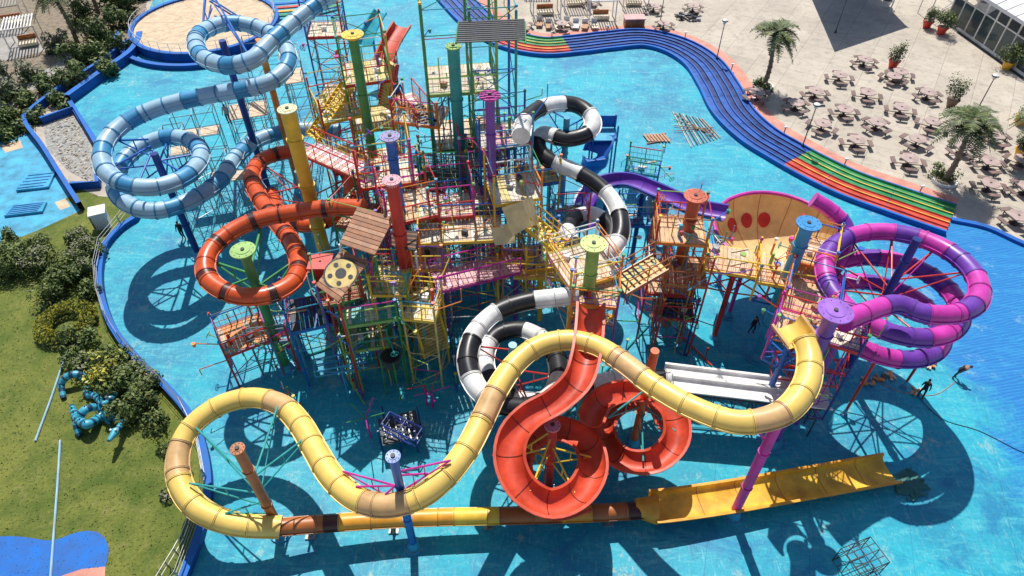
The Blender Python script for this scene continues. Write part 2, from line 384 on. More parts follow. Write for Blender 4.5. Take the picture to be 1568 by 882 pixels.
def arms(par,base,targets,mat,r=.07,drop=1.2,name='arms'):
    m=MB()
    for t in targets:
        t=V(t); a=V((base.x,base.y,t.z+.3)); 
        m.cyl(a,t,r,mat); m.cyl(V((base.x,base.y,t.z-drop)),t,r*.8,mat)
        m.cyl(a.lerp(t,.5),V((base.x,base.y,t.z-drop)).lerp(t,.5),r*.6,mat,n=6)
    m.build(name,par)
# --- yellow tube
ye=empty('yellow_tube_slide')
yp=[(1232,522,9.45),(1240,548,9.3),(1236,585,9.2),(1214,620,9.05),(1180,640,8.9),(1125,646,8.7),(1060,624,8.5),(1000,590,8.3),(955,556,8.1),(915,531,7.9),(870,521,7.7),(825,530,7.5),(790,556,7.3),(762,595,7.1),(740,640,6.8),(715,688,6.6),(680,732,6.3),(640,762,6.0),(590,774,5.7),(545,763,5.4),(508,730,5.2),(482,688,5.0),(460,650,4.8),(430,620,4.6),(385,609,4.4),(335,622,4.2),(292,655,3.9),(273,698,3.6),(278,745,3.3),(310,783,2.9),(365,803,2.4),(430,807,1.9),(520,800,1.6),(640,793,1.4),(760,790,1.3),(900,786,1.1),(1000,780,1.0)]
ypts=tube('tube',yp[:32],.54,[(4.4,pyel),(1.5,tan),(5.2,pyel),(2.0,tan),(3.2,pyel)],ye,1.45)
tube('runout_tube',yp[31:],.42,[(1.9,brown),(.9,dred),(3,forange),(2.6,forange),(2.4,yellow),(3,brown),(1.6,forange)],ye,1.5)
chute('entry_flume',PX([(1206,488,9.75),(1218,504,9.65),(1230,520,9.5)]),.78,tan,ye,inner=pyel,ang=88,world=True,fl=.8)
rc=PX([(998,781,.85),(1030,778,.8),(1120,765,.65),(1250,742,.45),(1362,722,.3)])
chute('runout_chute',rc,.5,forange,ye,inner=M('amber_fibreglass',(.9,.45,.03),.42,.35,.35),world=True,flat=(.8,.45),fl=2.4)
m=MB(); q=rc[0]; m.cyl(q+V((-.9,.05,.15)),q+V((.25,-.05,.12)),.47,forange,r2=.75,n=20); m.build('transition',ye)
for px,py,z,mm in((1190,650,8.5,magenta),(602,700,8.6,blue),(364,688,8.0,brown)):
    t=P(px,py,z); column(ye,t,mm,.24 if z!=8.6 else .2,cap=.3 if z!=8.5 else None)
t=P(602,700,8.6); arms(ye,V((t.x,t.y,0)),[P(545,745,5.9),P(590,757,6.2),P(690,705,7.1),P(525,722,5.8),P(655,725,6.8)],magenta,.05,1.4)
t=P(364,688,8); arms(ye,V((t.x,t.y,0)),[P(425,622,5.2),P(300,655,4.5),P(290,740,3.8),P(345,786,3.1),P(475,665,5.3)],teal,.05,1.0)
t=P(1190,650,8.5); arms(ye,V((t.x,t.y,0)),[P(1150,646,8.2),P(1225,610,8.5)],magenta,.07,1.3)
m=MB()
for px,py in((470,806),(600,797),(748,791),(935,786),(1080,772),(1200,752),(1320,732)):
    p=P(px,py,1); m.cyl((p.x,p.y,0),(p.x,p.y,.55 if px<1000 else .2),.1,grey); m.box((p.x,p.y,.05),.5,.5,.1,grey); 
    if px<1000: m.beam((p.x,p.y-.5,.6),(p.x,p.y+.5,.6),.12,.1,grey)
m.build('low_supports',ye)
# --- red tube
re_=empty('red_tube_slide')
rp=[(556,318,9.4),(510,318,9.2),(460,324,9.0),(400,335,8.8),(350,358,8.6),(318,392,8.4),(320,428,8.2),(360,452,8.0),(410,452,7.8),(448,432,7.6),(458,402,7.4),(446,370,7.2),(420,335,7.0),(396,300,6.8),(386,268,6.6),(405,243,6.4),(450,232,6.2),(500,240,6.0),(532,265,5.8),(538,300,5.5),(515,330,5.2),(470,345,5),(430,330,4.7),(415,295,4.4)]
tube('tube',rp,.5,[(1.9,ored),(.42,dred),(2.3,ored),(.42,dred),(1.2,ored),(.42,dred)],re_,1.2,ored)
t=P(372,384,10); column(re_,t,green,.27,cap=.62,capm=lgreen)
arms(re_,V((t.x,t.y,0)),[P(325,400,8),P(345,440,7.8),P(425,445,7.4),P(450,400,7),P(400,345,8.3)],green)
t=P(455,262,8); column(re_,t,lblue,.2); arms(re_,V((t.x,t.y,0)),[P(400,250,6.1),P(480,236,5.8),P(530,275,5.4),P(400,300,6.5)],red,.05)
# --- light blue tube
be=empty('blue_tube_slide')
bp=[(512,-12,15),(484,8,14.6),(448,36,14.2),(415,65,13.8),(385,92,13.4),(345,100,13),(308,85,12.6),(303,55,12.3),(345,36,12),(395,42,11.7),(432,66,11.4),(442,95,11.1),(420,122,10.8),(375,136,10.5),(310,148,10.1),(240,166,9.7),(190,190,9.3),(160,222,9.0),(160,258,8.7),(192,282,8.4),(242,286,8.1),(288,268,7.8),(308,240,7.5),(295,217,7.3),(258,210,7.1),(215,225,6.9),(184,254,6.7),(178,290,6.5),(202,316,6.3),(245,322,6.1),(295,305,5.9),(335,278,5.7),(362,240,5.5),(400,212,5.3),(460,198,5.1),(520,200,5)]
tube('tube',bp,.56,[(1.5,wblue),(.9,fblue),(2.6,wblue),(1.1,fblue),(1.6,wblue)],be,1.15,fblue)
for px,py,z,mm in((340,62,13.5,navy),(236,235,9,navy),(395,60,12.5,orange)):
    t=P(px,py,z); column(be,t,mm,.24 if z!=12.5 else .2)
t=P(236,235,8); arms(be,V((t.x,t.y,0)),[P(180,215,8.8),P(165,260,8.3),P(210,284,8),P(285,268,7.4),P(305,235,7.1),P(258,212,6.9)],blue)
t=P(340,62,8); arms(be,V((t.x,t.y,0)),[P(308,82,12.2),P(310,52,11.9),P(385,92,13),P(395,44,11.3),P(430,70,11)],blue)
# scaffolds
def scaffold(c,nx,ny,nz,s=1.5,hz=1.9,rot=.3):
    m=MB(); q=Matrix.Rotation(rot,3,'Z')
    def pt(i,j,k): return c+q@V(((i-nx/2)*s,(j-ny/2)*s,k*hz))
    for i in range(nx+1):
        for j in range(ny+1):
            m.cyl(pt(i,j,0),pt(i,j,nz),.035,grey,n=6)
            for k in range(1,nz+1):
                if i<nx: m.cyl(pt(i,j,k),pt(i+1,j,k),.028,grey,n=5)
                if j<ny: m.cyl(pt(i,j,k),pt(i,j+1,k),.028,grey,n=5)
                if i<nx and (i+j+k)%2==0: m.cyl(pt(i,j,k-1),pt(i+1,j,k),.022,grey,n=5)
                if j<ny and (i+j+k)%2: m.cyl(pt(i,j,k-1),pt(i,j+1,k),.022,grey,n=5)
    if nz>2:
        for i in range(nx):
            if R.random()<.5: a=pt(i,0,nz-1);b=pt(i+1,ny,nz-1); m.box((a+b)/2,s*.9,ny*s*.8,.05,wood3,rot)
    m.build('scaffold_tower')
scaffold(P(340,295),2,1,4); scaffold(P(408,260),2,2,4); scaffold(P(375,330),2,1,3,rot=.1); scaffold(P(480,240),1,2,5); scaffold(P(300,290),1,1,3); scaffold(P(425,345),2,1,2,rot=.6); scaffold(P(330,345),2,1,2,rot=.9); scaffold(P(440,215),2,1,5,rot=.2)
# --- black/white tubes
bw=empty('black_white_tube_slide')
tube('tube',[(798,208,12.4),(806,182,12.2),(835,163,12),(878,160,11.7),(905,178,11.4),(903,202,11.1),(868,213,10.8),(832,205,10.5),(822,222,10.1),(840,245,9.7),(880,262,9.3),(920,287,8.9),(945,320,8.5),(950,358,8.1),(930,388,7.7),(895,388,7.3),(870,362,6.9),(878,335,6.5),(908,328,6.1),(935,350,5.7),(930,385,5.2),(900,400,4.8)],.5,[(1.9,white),(1.9,black)],bw,1.9)
t=P(868,180,12); column(bw,t,lblue,.2); arms(bw,V((t.x,t.y,0)),[P(835,165,11.6),P(900,178,11),P(868,212,10.4)],blue,.05)
bw=empty('black_white_tube_slide')
bwp=[(885,452,8),(850,456,7.8),(805,462,7.5),(760,478,7.2),(728,510,6.9),(716,552,6.6),(730,594,6.2),(768,620,5.8),(815,622,5.4),(850,598,5.0),(855,560,4.6),(838,525,4.2),(798,505,3.9),(758,515,3.6),(742,550,3.3),(755,588,3.0),(795,612,2.8),(850,612,2.6),(905,590,2.4),(960,578,2.2),(1025,580,2)]
tube('tube',[(a,b,3.4+(z-2)*.77) for a,b,z in bwp],.5,[(2.2,white),(2.2,black)],bw,1.1)
t=P(785,528,7.5); column(bw,t,lblue,.22); arms(bw,V((t.x,t.y,0)),[P(728,530,6.8),P(740,598,6.2),P(810,618,5.6),P(850,575,5.2)],red,.05)
chute('runout_lane',PX([(1018,588,3.3),(1140,602,3.15),(1270,618,3.0)]),.5,white,bw,world=True,flat=(.45,.26),fl=2); chute('runout_lane',PX([(1018,568,3.35),(1140,583,3.2),(1270,599,3.05)]),.5,white,bw,world=True,flat=(.32,.24),fl=2)
def truss(a,b,h,mat,par=None,name='truss',w=.9,r=.05):
    m=MB(); d=(b-a); n=max(2,int(d.length/1.1)); X=d.cross(V((0,0,1))).normalized()*w/2; Z=V((0,0,h))
    for s in(-1,1):
        for q in(V((0,0,0)),-Z): m.cyl(a+X*s+q,b+X*s+q,r,mat,n=6)
        for i in range(n):
            p=a.lerp(b,i/n);q=a.lerp(b,(i+1)/n)
            m.cyl(p+X*s,q+X*s-Z,r*.7,mat,n=5); m.cyl(p+X*s,p+X*s-Z,r*.7,mat,n=5)
    for i in range(n+1):
        p=a.lerp(b,i/n); m.cyl(p+X,p-X,r*.7,mat,n=5); m.cyl(p+X-Z,p-X-Z,r*.7,mat,n=5)
        if i%3==1: 
            for s in(-1,1): m.cyl(p+X*s-Z,V(((p+X*s).x,(p+X*s).y,0)),r,mat,n=6)
    m.build(name,par)
truss(P(1030,592,2.9),P(1255,618,2.6),.9,dgrey,bw)
# --- red open flumes
rf=empty('red_open_flume_slide')
A=[(905,462,8.6),(903,500,8.4),(898,540,8.2),(885,580,7.9),(852,612,7.5),(812,635,7.1),(786,665,6.7),(781,706,6.3),(802,748,5.9),(845,770,5.5),(888,752,5.1),(908,712,4.7),(895,672,4.3),(850,655,3.9),(806,676,3.5),(793,715,3.1),(812,755,2.7),(850,775,2.3),(895,762,1.9)]
chute('flume',A,.62,fred,rf,world=False,ang=90)
t=P(846,652,6.4); column(rf,t,red,.25,cap=.36,capm=pink); arms(rf,V((t.x,t.y,0)),[P(782,700,5.7),P(812,752,5.3),P(880,755,4.5),P(905,700,4.2),P(800,680,3)],yellow,.05)
t=P(897,563,7.2); column(rf,t,teal,.22)
rf=empty('red_open_flume_slide')
B=[(905,640,5.6),(920,612,5.3),(955,598,5.0),(1000,602,4.7),(1032,630,4.4),(1035,672,4.0),(1002,704,3.6),(955,702,3.2),(926,672,2.9),(928,634,2.6),(962,612,2.3),(1005,618,2),(1025,650,1.7)]
chute('flume',B,.58,fred,rf,ang=90)
t=P(1003,537,8.3); column(rf,t,M('vermilion_paint',(.72,.13,.03)),.22); b0=V((t.x,t.y,0)); arms(rf,b0,[P(930,640,4.9),P(1000,604,4.4),P(1034,660,3.6),P(985,706,3.2)],teal,.05)
# --- purple helix
pe=empty('purple_tube_slide')
c0=P(1382,410,9); hp=[P(1292,492,9.8)]
th0=math.radians(238); 
for k in range(0,46):
    a=k/45; th=th0+a*2*math.pi*2.75; rr=3.75-(.35*a)
    hp.append(V((c0.x+rr*math.cos(th),c0.y+rr*math.sin(th),9.5-a*5.2)))
tube('tube',hp,.5,[(2.6,fmag),(2.4,fpur),(1.8,fmag),(1.2,fpur)],pe,1.3,world=True)
tube('feeder_tube',[(1246,306,8.9),(1272,322,8.5),(1296,350,7.8),(1288,390,7),(1264,430,6),(1258,475,5)],.45,[(2,fmag),(1.2,fpur)],pe,1.2)
column(pe,P(1405,366,11),navy,.22); cc0=P(1405,366,11)
m=MB()
for k in range(10):
    th=k*math.pi/5; z=8.7-.25*k
    a=V((c0.x+3.7*math.cos(th),c0.y+3.7*math.sin(th),z)); m.cyl(V((cc0.x,cc0.y,z-.6)),a,.05,red); m.cyl(V((cc0.x,cc0.y,z-2.2)),a,.04,magenta if k%2 else red)
m.build('arms',pe)
for k in (0,2,3): 
    th=math.radians(-20+k*90); p=V((c0.x+3.4*math.cos(th),c0.y+3.4*math.sin(th),5.2)); column(pe,p,red,.08,foot=True,name='post')
# --- indigo open flume, blue lanes
ie=empty('indigo_open_flume_slide')
chute('flume',[(1110,322,8.2),(1060,312,7.8),(1010,290,7.3),(960,272,6.8),(918,280,6.2),(895,310,5.5),(905,345,4.8)],.65,indigo,ie,inner=fpur,ang=85)
column(ie,P(985,290,6.3),navy,.16); column(ie,P(930,285,5.5),navy,.16)
le2=empty('light_blue_lane_slide')
for k in range(3): chute('lane',[(985+k*15,300+k*3,5.5),(990+k*12,330+k*4,4),(1000+k*10,362+k*4,2.2),(1010+k*10,400+k*3,1)],.42,lblue if k!=1 else wblue,le2,ang=80)
# --- misc trays
te=empty('red_tray_slide'); chute('tray',[(618,42,9),(600,72,8.2),(585,108,7.2)],.5,fred,te,flat=(.75,.5)); column(te,P(603,85,7),red,.12)
te=empty('teal_tray_slide'); chute('tray',[(585,20,6),(570,45,5),(560,70,4)],.5,dteal,te,flat=(.7,.4)); column(te,P(570,52,4),blue,.12)
te=empty('blue_box_slide'); chute('chute',[(925,205,5),(915,235,4),(910,262,2),(905,275,1)],.5,blue,te,flat=(.9,.55)); 
m=MB(); p=P(925,205,5)
for dx,dy in((-.9,-.8),(.9,-.8),(-.9,.8),(.9,.8)): m.cyl((p.x+dx,p.y+dy,0),(p.x+dx,p.y+dy,6.2),.07,blue)
m.box((p.x,p.y,4.95),2,1.8,.1,lblue); m.box((p.x,p.y+.85,5.6),2,.06,1,blue); m.build('stand',te)
# --- big bowl
bo=empty('bowl_slide'); bc=P(1190,352,6.4); m=MB(); BR=3.8
for rr,mm in((BR,tan),(BR+.11,fmag)):
    n=48;k=12; vs=[];fs=[]
    for i in range(k+1):
        ph=math.radians(90*i/k); 
        for j in range(n):
            t=2*math.pi*j/n; vs.append(bc+V((rr*math.cos(ph)*math.cos(t),rr*math.cos(ph)*math.sin(t),-rr*.82*math.sin(ph))))
    for i in range(k):
        for j in range(n): fs.append([i*n+j,i*n+(j+1)%n,(i+1)*n+(j+1)%n,(i+1)*n+j])
    m.add(vs,fs,M('bowl_yellow',(.78,.56,.26),.45,.2,.4) if rr==BR else M('bowl_pink',(.7,.1,.38),.4,.2,.2))
rim=[bc+V((BR*1.015*math.cos(t*math.pi/24),BR*1.015*math.sin(t*math.pi/24),0)) for t in range(49)]
m.sweep(rim,cir_prof(.13,8),lambda i,j:fmag)
for az in(126,104,82):
    vs=[]
    for k in range(16):
        t=k*math.pi/8; A2=math.radians(az+7.5*math.cos(t)); e=math.radians(34+9*math.sin(t)); rr=BR-.03
        vs.append(bc+V((rr*math.cos(e)*math.cos(A2),rr*math.cos(e)*math.sin(A2),-rr*.82*math.sin(e))))
    m.add(vs,[list(range(16))],red)
for az in range(0,360,30): # panel seams
    q=[bc+V(((BR-.015)*math.cos(math.radians(e))*math.cos(math.radians(az)),(BR-.015)*math.cos(math.radians(e))*math.sin(math.radians(az)),-(BR-.015)*.82*math.sin(math.radians(e)))) for e in range(0,86,8)]
    for a,b in zip(q,q[1:]): m.cyl(a,b,.018,brown,n=4)
m.build('bowl',bo); 
for dx,dy in((-2,-1.5),(2,-1.5),(-2,1.7),(2,1.7)): column(bo,V((bc.x+dx,bc.y+dy,4.3)),magenta,.14,name='leg')
# ------------------------------------------------------------ play structure
ps=empty('water_play_structure')
def rail(m,a,b,c1,c2,h=1.05,fill='bal'):
    d=b-a; L=d.length; n=max(1,round(L/1.3))
    for i in range(n+1):
        p=a.lerp(b,i/n); m.cyl(p,p+V((0,0,h)),.036,c1,n=6)
    for z,r in((h,.042),(h*.5,.022),(.12,.022)): m.cyl(a+V((0,0,z)),b+V((0,0,z)),r,c1 if z==h else c2,n=6)
    if fill=='bal':
        k=int(L/.3)
        for i in range(1,k): p=a.lerp(b,i/k); m.cyl(p+V((0,0,.12)),p+V((0,0,h)),.011,c2,n=4)
def deck(m,c,w,l,rot,bm,edge):
    q=Matrix.Rotation(rot,3,'Z'); n=max(2,int(w/.24))
    for i in range(n):
        x=-w/2+(i+.5)*w/n; m.box(c+q@V((x,0,0)),w/n-.02,l,.06,bm[R.randrange(len(bm))],rot)
    for s in(-1,1):
        m.box(c+q@V((0,s*(l/2+.05),-.08)),w+.2,.08,.2,edge,rot); m.box(c+q@V((s*(w/2+.05),0,-.08)),.08,l,.2,edge,rot)
def stair(a,b,w,sm,rm,par=ps):
    m=MB(); d=b-a; hd=V((d.x,d.y,0)); n=max(3,int(max(abs(d.z)/.2,hd.length/.33))); X=hd.normalized().cross(V((0,0,1)))*w/2
    for i in range(n): p=a.lerp(b,(i+.5)/n); m.beam(p-X,p+X,.26,.05,sm)
    for s in(-1,1):
        m.beam(a+X*s,b+X*s,.07,.25,rm)
        k=max(2,int(d.length/1.2))
        for i in range(k+1): p=a.lerp(b,i/k)+X*s; m.cyl(p,p+V((0,0,1)),.035,rm,n=6)
        for z in(.5,1): m.cyl(a+X*s+V((0,0,z)),b+X*s+V((0,0,z)),.035,rm,n=6)
    m.build('stair',par)
def bridge(a,b,w,bm,c1,c2,par=ps,name='bridge'):
    m=MB(); d=b-a; X=V((d.y,-d.x,0)).normalized()*w/2; n=int(d.length/.3)
    for i in range(n): p=a.lerp(b,(i+.5)/n); m.beam(p-X,p+X,.27,.06,bm[i%len(bm)])
    for s in(-1,1): m.beam(a+X*s-V((0,0,.12)),b+X*s-V((0,0,.12)),.08,.2,c1); rail(m,a+X*s,b+X*s,c1,c2)
    m.build(name,par)
def tower(c,w,l,rot,levels,bm,cols,top,posts=None,rails=True,clutter=8,braces=True,pr=.065,z0=0,skip=()):
    """c: centre of highest deck; levels: deck heights; top: post top height; z0>0: deck carried on a central column"""
    rot=math.radians(rot); m=MB(); q=Matrix.Rotation(rot,3,'Z'); R2=random.Random(int(c.x*100+c.y*37))
    cor=[V((sx*w/2,sy*l/2,0)) for sx,sy in((-1,-1),(1,-1),(1,1),(-1,1))]
    base=V((c.x,c.y,0)); W=[base+q@k for k in cor]
    for i,p in enumerate(W):
        pc=(posts or cols)[i%len(posts or cols)]
        m.cyl(p+V((0,0,z0)),p+V((0,0,top+R2.uniform(-.3,.3))),pr,pc,n=8)
        if not z0: m.cyl(p,p+V((0,0,.06)),.2,lblue,n=8)
        m.cyl(p+V((0,0,top)),p+V((0,0,top+.12)),.1,R2.choice(pal),n=10)
    if z0:
        cc=R2.choice(cols); m.cyl(base,base+V((0,0,levels[-1])),.17,cc,n=14); m.cyl(base,base+V((0,0,.25)),.34,lblue,r2=.2,n=14)
        for p in W: m.cyl(base+V((0,0,max(.5,z0-1.2))),p+V((0,0,z0)),.05,cc,n=6); m.cyl(base+V((0,0,z0)),p+V((0,0,z0)),.05,cc,n=6)
    zs=[z0]+levels
    for li,z in enumerate(levels):
        deck(m,base+V((0,0,z)),w-.1,l-.1,rot,bm,cols[li%len(cols)])
        if rails:
            for i in range(4):
                if i in skip: continue
                if R2.random()<.78: rail(m,W[i]+V((0,0,z)),W[(i+1)%4]+V((0,0,z)),cols[(i+li)%len(cols)],cols[(i+li+1)%len(cols)])
    if braces:
        allz=sorted(set(zs+[top])); ex=[]
        for a,b in zip(allz,allz[1:]):
            n=max(1,round((b-a)/1.7)); ex+=[(a+(b-a)*k/n,a+(b-a)*(k+1)/n) for k in range(n)]
        for a,b in ex:
            for i in range(4):
                if b>levels[-1]+.5 and i in skip: continue
                p,r=W[i],W[(i+1)%4]; col=R2.choice(cols if R2.random()<.7 else pal)
                if R2.random()<.85: m.cyl(p+V((0,0,b)),r+V((0,0,b)),.032,col,n=6)
                if R2.random()<.55 and not(a in levels): 
                    if R2.random()<.5: p,r=r,p
                    m.cyl(p+V((0,0,a)),r+V((0,0,b)),.026,R2.choice(cols),n=6)
                    if R2.random()<.3: m.cyl(r+V((0,0,a)),p+V((0,0,b)),.026,R2.choice(cols),n=6)
    for k in range(clutter):
        z=R2.uniform(max(z0,levels[-1]*.55),top); p=R2.choice(W)+V((0,0,z)); d=V((R2.uniform(-1,1),R2.uniform(-1,1),R2.uniform(-.15,.5))).normalized()*R2.uniform(.5,1.8); col=R2.choice(pal)
        e=p+d; m.cyl(p,e,.032,col,n=6); t=R2.random()
        if t<.15: m.cyl(e,e+V((0,0,-.25)),.12,R2.choice(pal),r2=.08,n=10)
        elif t<.4:
            ax=d.normalized(); x=ax.orthogonal().normalized(); y=ax.cross(x); ring=[e+(x*math.cos(s*math.pi/6)+y*math.sin(s*math.pi/6))*.22 for s in range(13)]
            for u in range(12): m.cyl(ring[u],ring[u+1],.02,col,n=5)
            m.cyl(ring[0],ring[6],.018,col,n=5); m.cyl(ring[3],ring[9],.018,col,n=5)
        elif t<.75: m.cyl(e,e+V((0,0,R2.uniform(.4,1.4))),.028,col,n=6); 
        elif t<.95: e2=e+V((R2.uniform(-1,1),R2.uniform(-1,1),R2.uniform(-.6,.6))); m.cyl(e,e2,.028,col,n=6); m.cyl(e2,e2+V((0,0,-.5)),.028,R2.choice(pal),n=6)
        else: m.cyl(e,e+V((0,0,.08)),.18,R2.choice(pal),n=14)
    for k in range(3):
        z=levels[-1]; a=q@V((R2.uniform(-w*.35,w*.35),R2.uniform(-l*.35,l*.35),0)); p=base+a+V((0,0,z+.03))
        t=R2.random()
        if t<.4: m.box(p+V((0,0,.15)),R2.uniform(.2,.5),R2.uniform(.2,.4),.3,R2.choice([dgrey,grey,white,wood]),R2.random()*3)
        elif t<.6: m.cyl(p,p+V((0,0,R2.uniform(.4,1.0))),.1,R2.choice(pal),n=12)
        else: m.beam(p+V((-.6,0,.04)),p+V((.5,.3,.04)),.12,.04,wood3)
    for k in range(1 if z0 else 3):
        p=base+q@V((R2.uniform(-w/2,w/2),R2.uniform(-l/2,l/2),z0)); m.cyl(p,V((p.x,p.y,levels[-1]+R2.uniform(.3,1.5))),.04,R2.choice(pal),n=6)
    m.build('tower',ps); return W
CD=[crm2,wood3,cream]; WD=[wood,wood2,wood]; YD=[ydeck,ydeck,crm2]; PD=[pdeck,cream]; OD=[odeck,wood3,odeck]
tower(P(560,110,12),3,3,15,[5,8.5,12],YD,[green,yellow,red,green],15.2,clutter=12)
column(ps,P(540,54,16.4),green,.3,cap=.6,capm=yellow)
tower(P(515,165,10),2.6,3.2,25,[6,10],YD,[red,yellow,teal],12,clutter=10)
stair(P(532,130,11.5),P(478,212,8.8),1.3,yellow,yellow)
stair(P(600,95,12),P(590,165,9),1.2,ydeck,red)
tower(P(500,45,12),2.6,2.4,5,[7,12],CD,[blue,red,blue],15,clutter=6)
W=tower(P(705,120,13),4.2,3.6,8,[9,13],[crm2,wood3],[green,lgreen,green],18.5,clutter=8,pr=.09)
tower(P(752,110,14),2.6,3,8,[9.5],CD,[green,teal,blue],18.5,rails=True,clutter=6,pr=.08)
m=MB(); c1=P(752,47,18)
for i in range(11): m.box((c1.x,c1.y-1.2+i*.24,18),3.6,.12,.05,dgrey,.1)
m.cyl((c1.x-1.8,c1.y-1.3,17.9),(c1.x-1.8,c1.y+1.3,17.9),.06,green);m.cyl((c1.x+1.8,c1.y-1.3,17.9),(c1.x+1.8,c1.y+1.3,17.9),.06,green); m.build('slatted_roof',ps)
column(ps,P(694,72,16),teal,.36,cap=.42,capm=lgreen); column(ps,P(750,147,15),purple,.28,cap=.55,capm=magenta)
tower(P(770,205,11),3.2,2.6,10,[6,11],[crm2,pink],[blue,lblue,blue,purple],13,clutter=12)
tower(P(645,175,11),3,2.4,-12,[6,11],CD,[red,orange,blue,white],12.6,clutter=12)
bridge(P(618,145,11),P(655,190,11),1.3,[cream,pink],red,orange)
tower(P(740,235,9),3,2.6,5,[9],[pdeck,crm2],[magenta,blue,teal],11,clutter=12)
# centre
column(ps,P(597,210,14),blue,.28,cap=.5,capm=M('grey_violet',(.25,.22,.42))); column(ps,P(600,277,13),red,.34,cap=.45,capm=pink)
column(ps,P(440,168,14.5),yellow,.42,cap=.5,capm=M('cap_cream',(.7,.68,.4)))
column(ps,P(397,62,13),orange,.22,foot=True)
tower(P(590,262,9.5),3.2,3,12,[9.5],CD,[red,magenta,yellow,red],12.4,clutter=16)
tower(P(625,315,9),3,2.8,20,[5.5,9],[crm2,odeck],[magenta,red,green],11.4,clutter=16)
tower(P(565,335,8),3,2.8,-20,[8],WD,[green,red,yellow],10,clutter=12)
tower(P(690,315,8.4),2.6,2.2,10,[8.4],[crm2,pdeck],[red,magenta,blue],10.6,clutter=12)
bridge(P(472,226,9.6),P(575,270,9.6),1.5,[pink,white],red,yellow)
def roof(corn,bm,logo=False):
    a,b,c_,d=[P(*x) for x in corn]; m=MB(); n=9
    for i in range(n):
        p=a.lerp(d,i/n+.01);q=b.lerp(c_,i/n+.01);p2=a.lerp(d,(i+.94)/n);q2=b.lerp(c_,(i+.94)/n)
        z=V((0,0,.08)); m.add([p,q,q2,p2,p+z,q+z,q2+z,p2+z],[[4,5,6,7],[0,1,5,4],[1,2,6,5],[2,3,7,6],[3,0,4,7],[3,2,1,0]],bm[i%len(bm)])
    for p in(a,b,c_,d): m.cyl((p.x,p.y,0),p,.07,R.choice(pal))
    if logo:
        o=(a+b+c_+d)/4+V((0,0,.1)); u=(b-a).normalized(); w=(d-a).normalized(); nn=u.cross(w).normalized(); nn=nn if nn.z>0 else -nn; w=nn.cross(u)
        for rr,mm,h in((.95,dgrey,.02),(.85,ydeck,.04),(.3,dgrey,.06)):
            m.add([o+nn*h+u*rr*math.cos(t*math.pi/12)+w*rr*math.sin(t*math.pi/12) for t in range(24)],[list(range(24))],mm)
        for k in range(5):
            t=k*1.257; e=o+nn*.06+u*.58*math.cos(t)+w*.58*math.sin(t); m.add([e+u*.14*math.cos(s)+w*.14*math.sin(s) for s in [x*math.pi/4 for x in range(8)]],[list(range(8))],dgrey)
    m.build('plank_roof',ps)
roof([(548,318,10.4),(604,334,10.2),(574,392,9.6),(520,374,9.8)],WD); roof([(522,384,9.2),(566,400,9),(518,464,8.2),(484,438,8.4)],[wood,wood2],True)
roof([(600,352,9),(640,356,9),(636,385,8.5),(600,380,8.5)],[dgrey,wood])
tower(P(705,352,8),4.8,2.1,4,[8],CD,[yellow,orange,blue],9,clutter=5)
tower(P(785,288,9.6),2.8,2.6,14,[9.6],[ydeck,crm2],[yellow,orange,white],11.6,clutter=10)
tower(P(822,268,8.5),2.4,2,14,[8.5],CD,[blue,yellow,lblue],10.4,clutter=8)
m=MB()
for pts in([(768,318,10.3),(800,308,10.8),(812,345,9.4),(785,362,9)],[(800,308,10.8),(815,300,10),(826,345,8.6),(812,345,9.4)],[(752,350,8.9),(785,340,9.2),(790,372,8.4),(758,376,8.2)]): m.add([P(*x) for x in pts],[[0,1,2,3]],M('mustard_panel',(.78,.6,.3),.5,.25,.4))
m.build('yellow_panels',ps)
stair(P(812,340,8.8),P(868,388,7.2),1.3,yellow,yellow); 
bridge(P(664,432,6.5),P(790,402,6.5),1.6,[pink,pdeck],magenta,pink); bridge(P(745,410,5.8),P(860,415,5.8),1.3,[ydeck],yellow,orange)
tower(P(830,392,6),2.4,2.2,10,[6],YD,[yellow,blue,orange],8,clutter=8,z0=3)
tower(P(790,400,5.5),2.2,2.2,0,[5.5],[wood,ydeck],[yellow,purple],7.4,clutter=8,z0=3)
column(ps,P(909,374,11.4),lgreen,.34,cap=.62,capm=M('lime_cap',(.5,.6,.18)))
tower(P(893,405,8.4),3,3,22,[8.4],[crm2,wood3],[yellow,orange,white],9.8,clutter=8,z0=5)
tower(P(912,445,8),2.4,2.2,-8,[8],OD,[orange,purple,yellow],9.2,clutter=6,z0=5)
stair(P(1012,402,8.4),P(946,440,7.8),1.4,ydeck,brown)
column(ps,P(1065,301,11),M('rust_red',(.5,.09,.04)),.36,cap=.6,capm=M('rust_cap',(.55,.12,.06)))
tower(P(1040,352,8.6),2.8,2.4,-6,[4.5,8.6],OD,[red,orange,brown],10.4,clutter=12)
tower(P(1048,415,6.2),2.4,2.4,-6,[6.2],[wood,odeck],[brown,red,blue],8.4,clutter=10)
tower(P(1035,470,3.4),2,2,-6,[3.4],[dgrey],[red,navy],5,clutter=4)
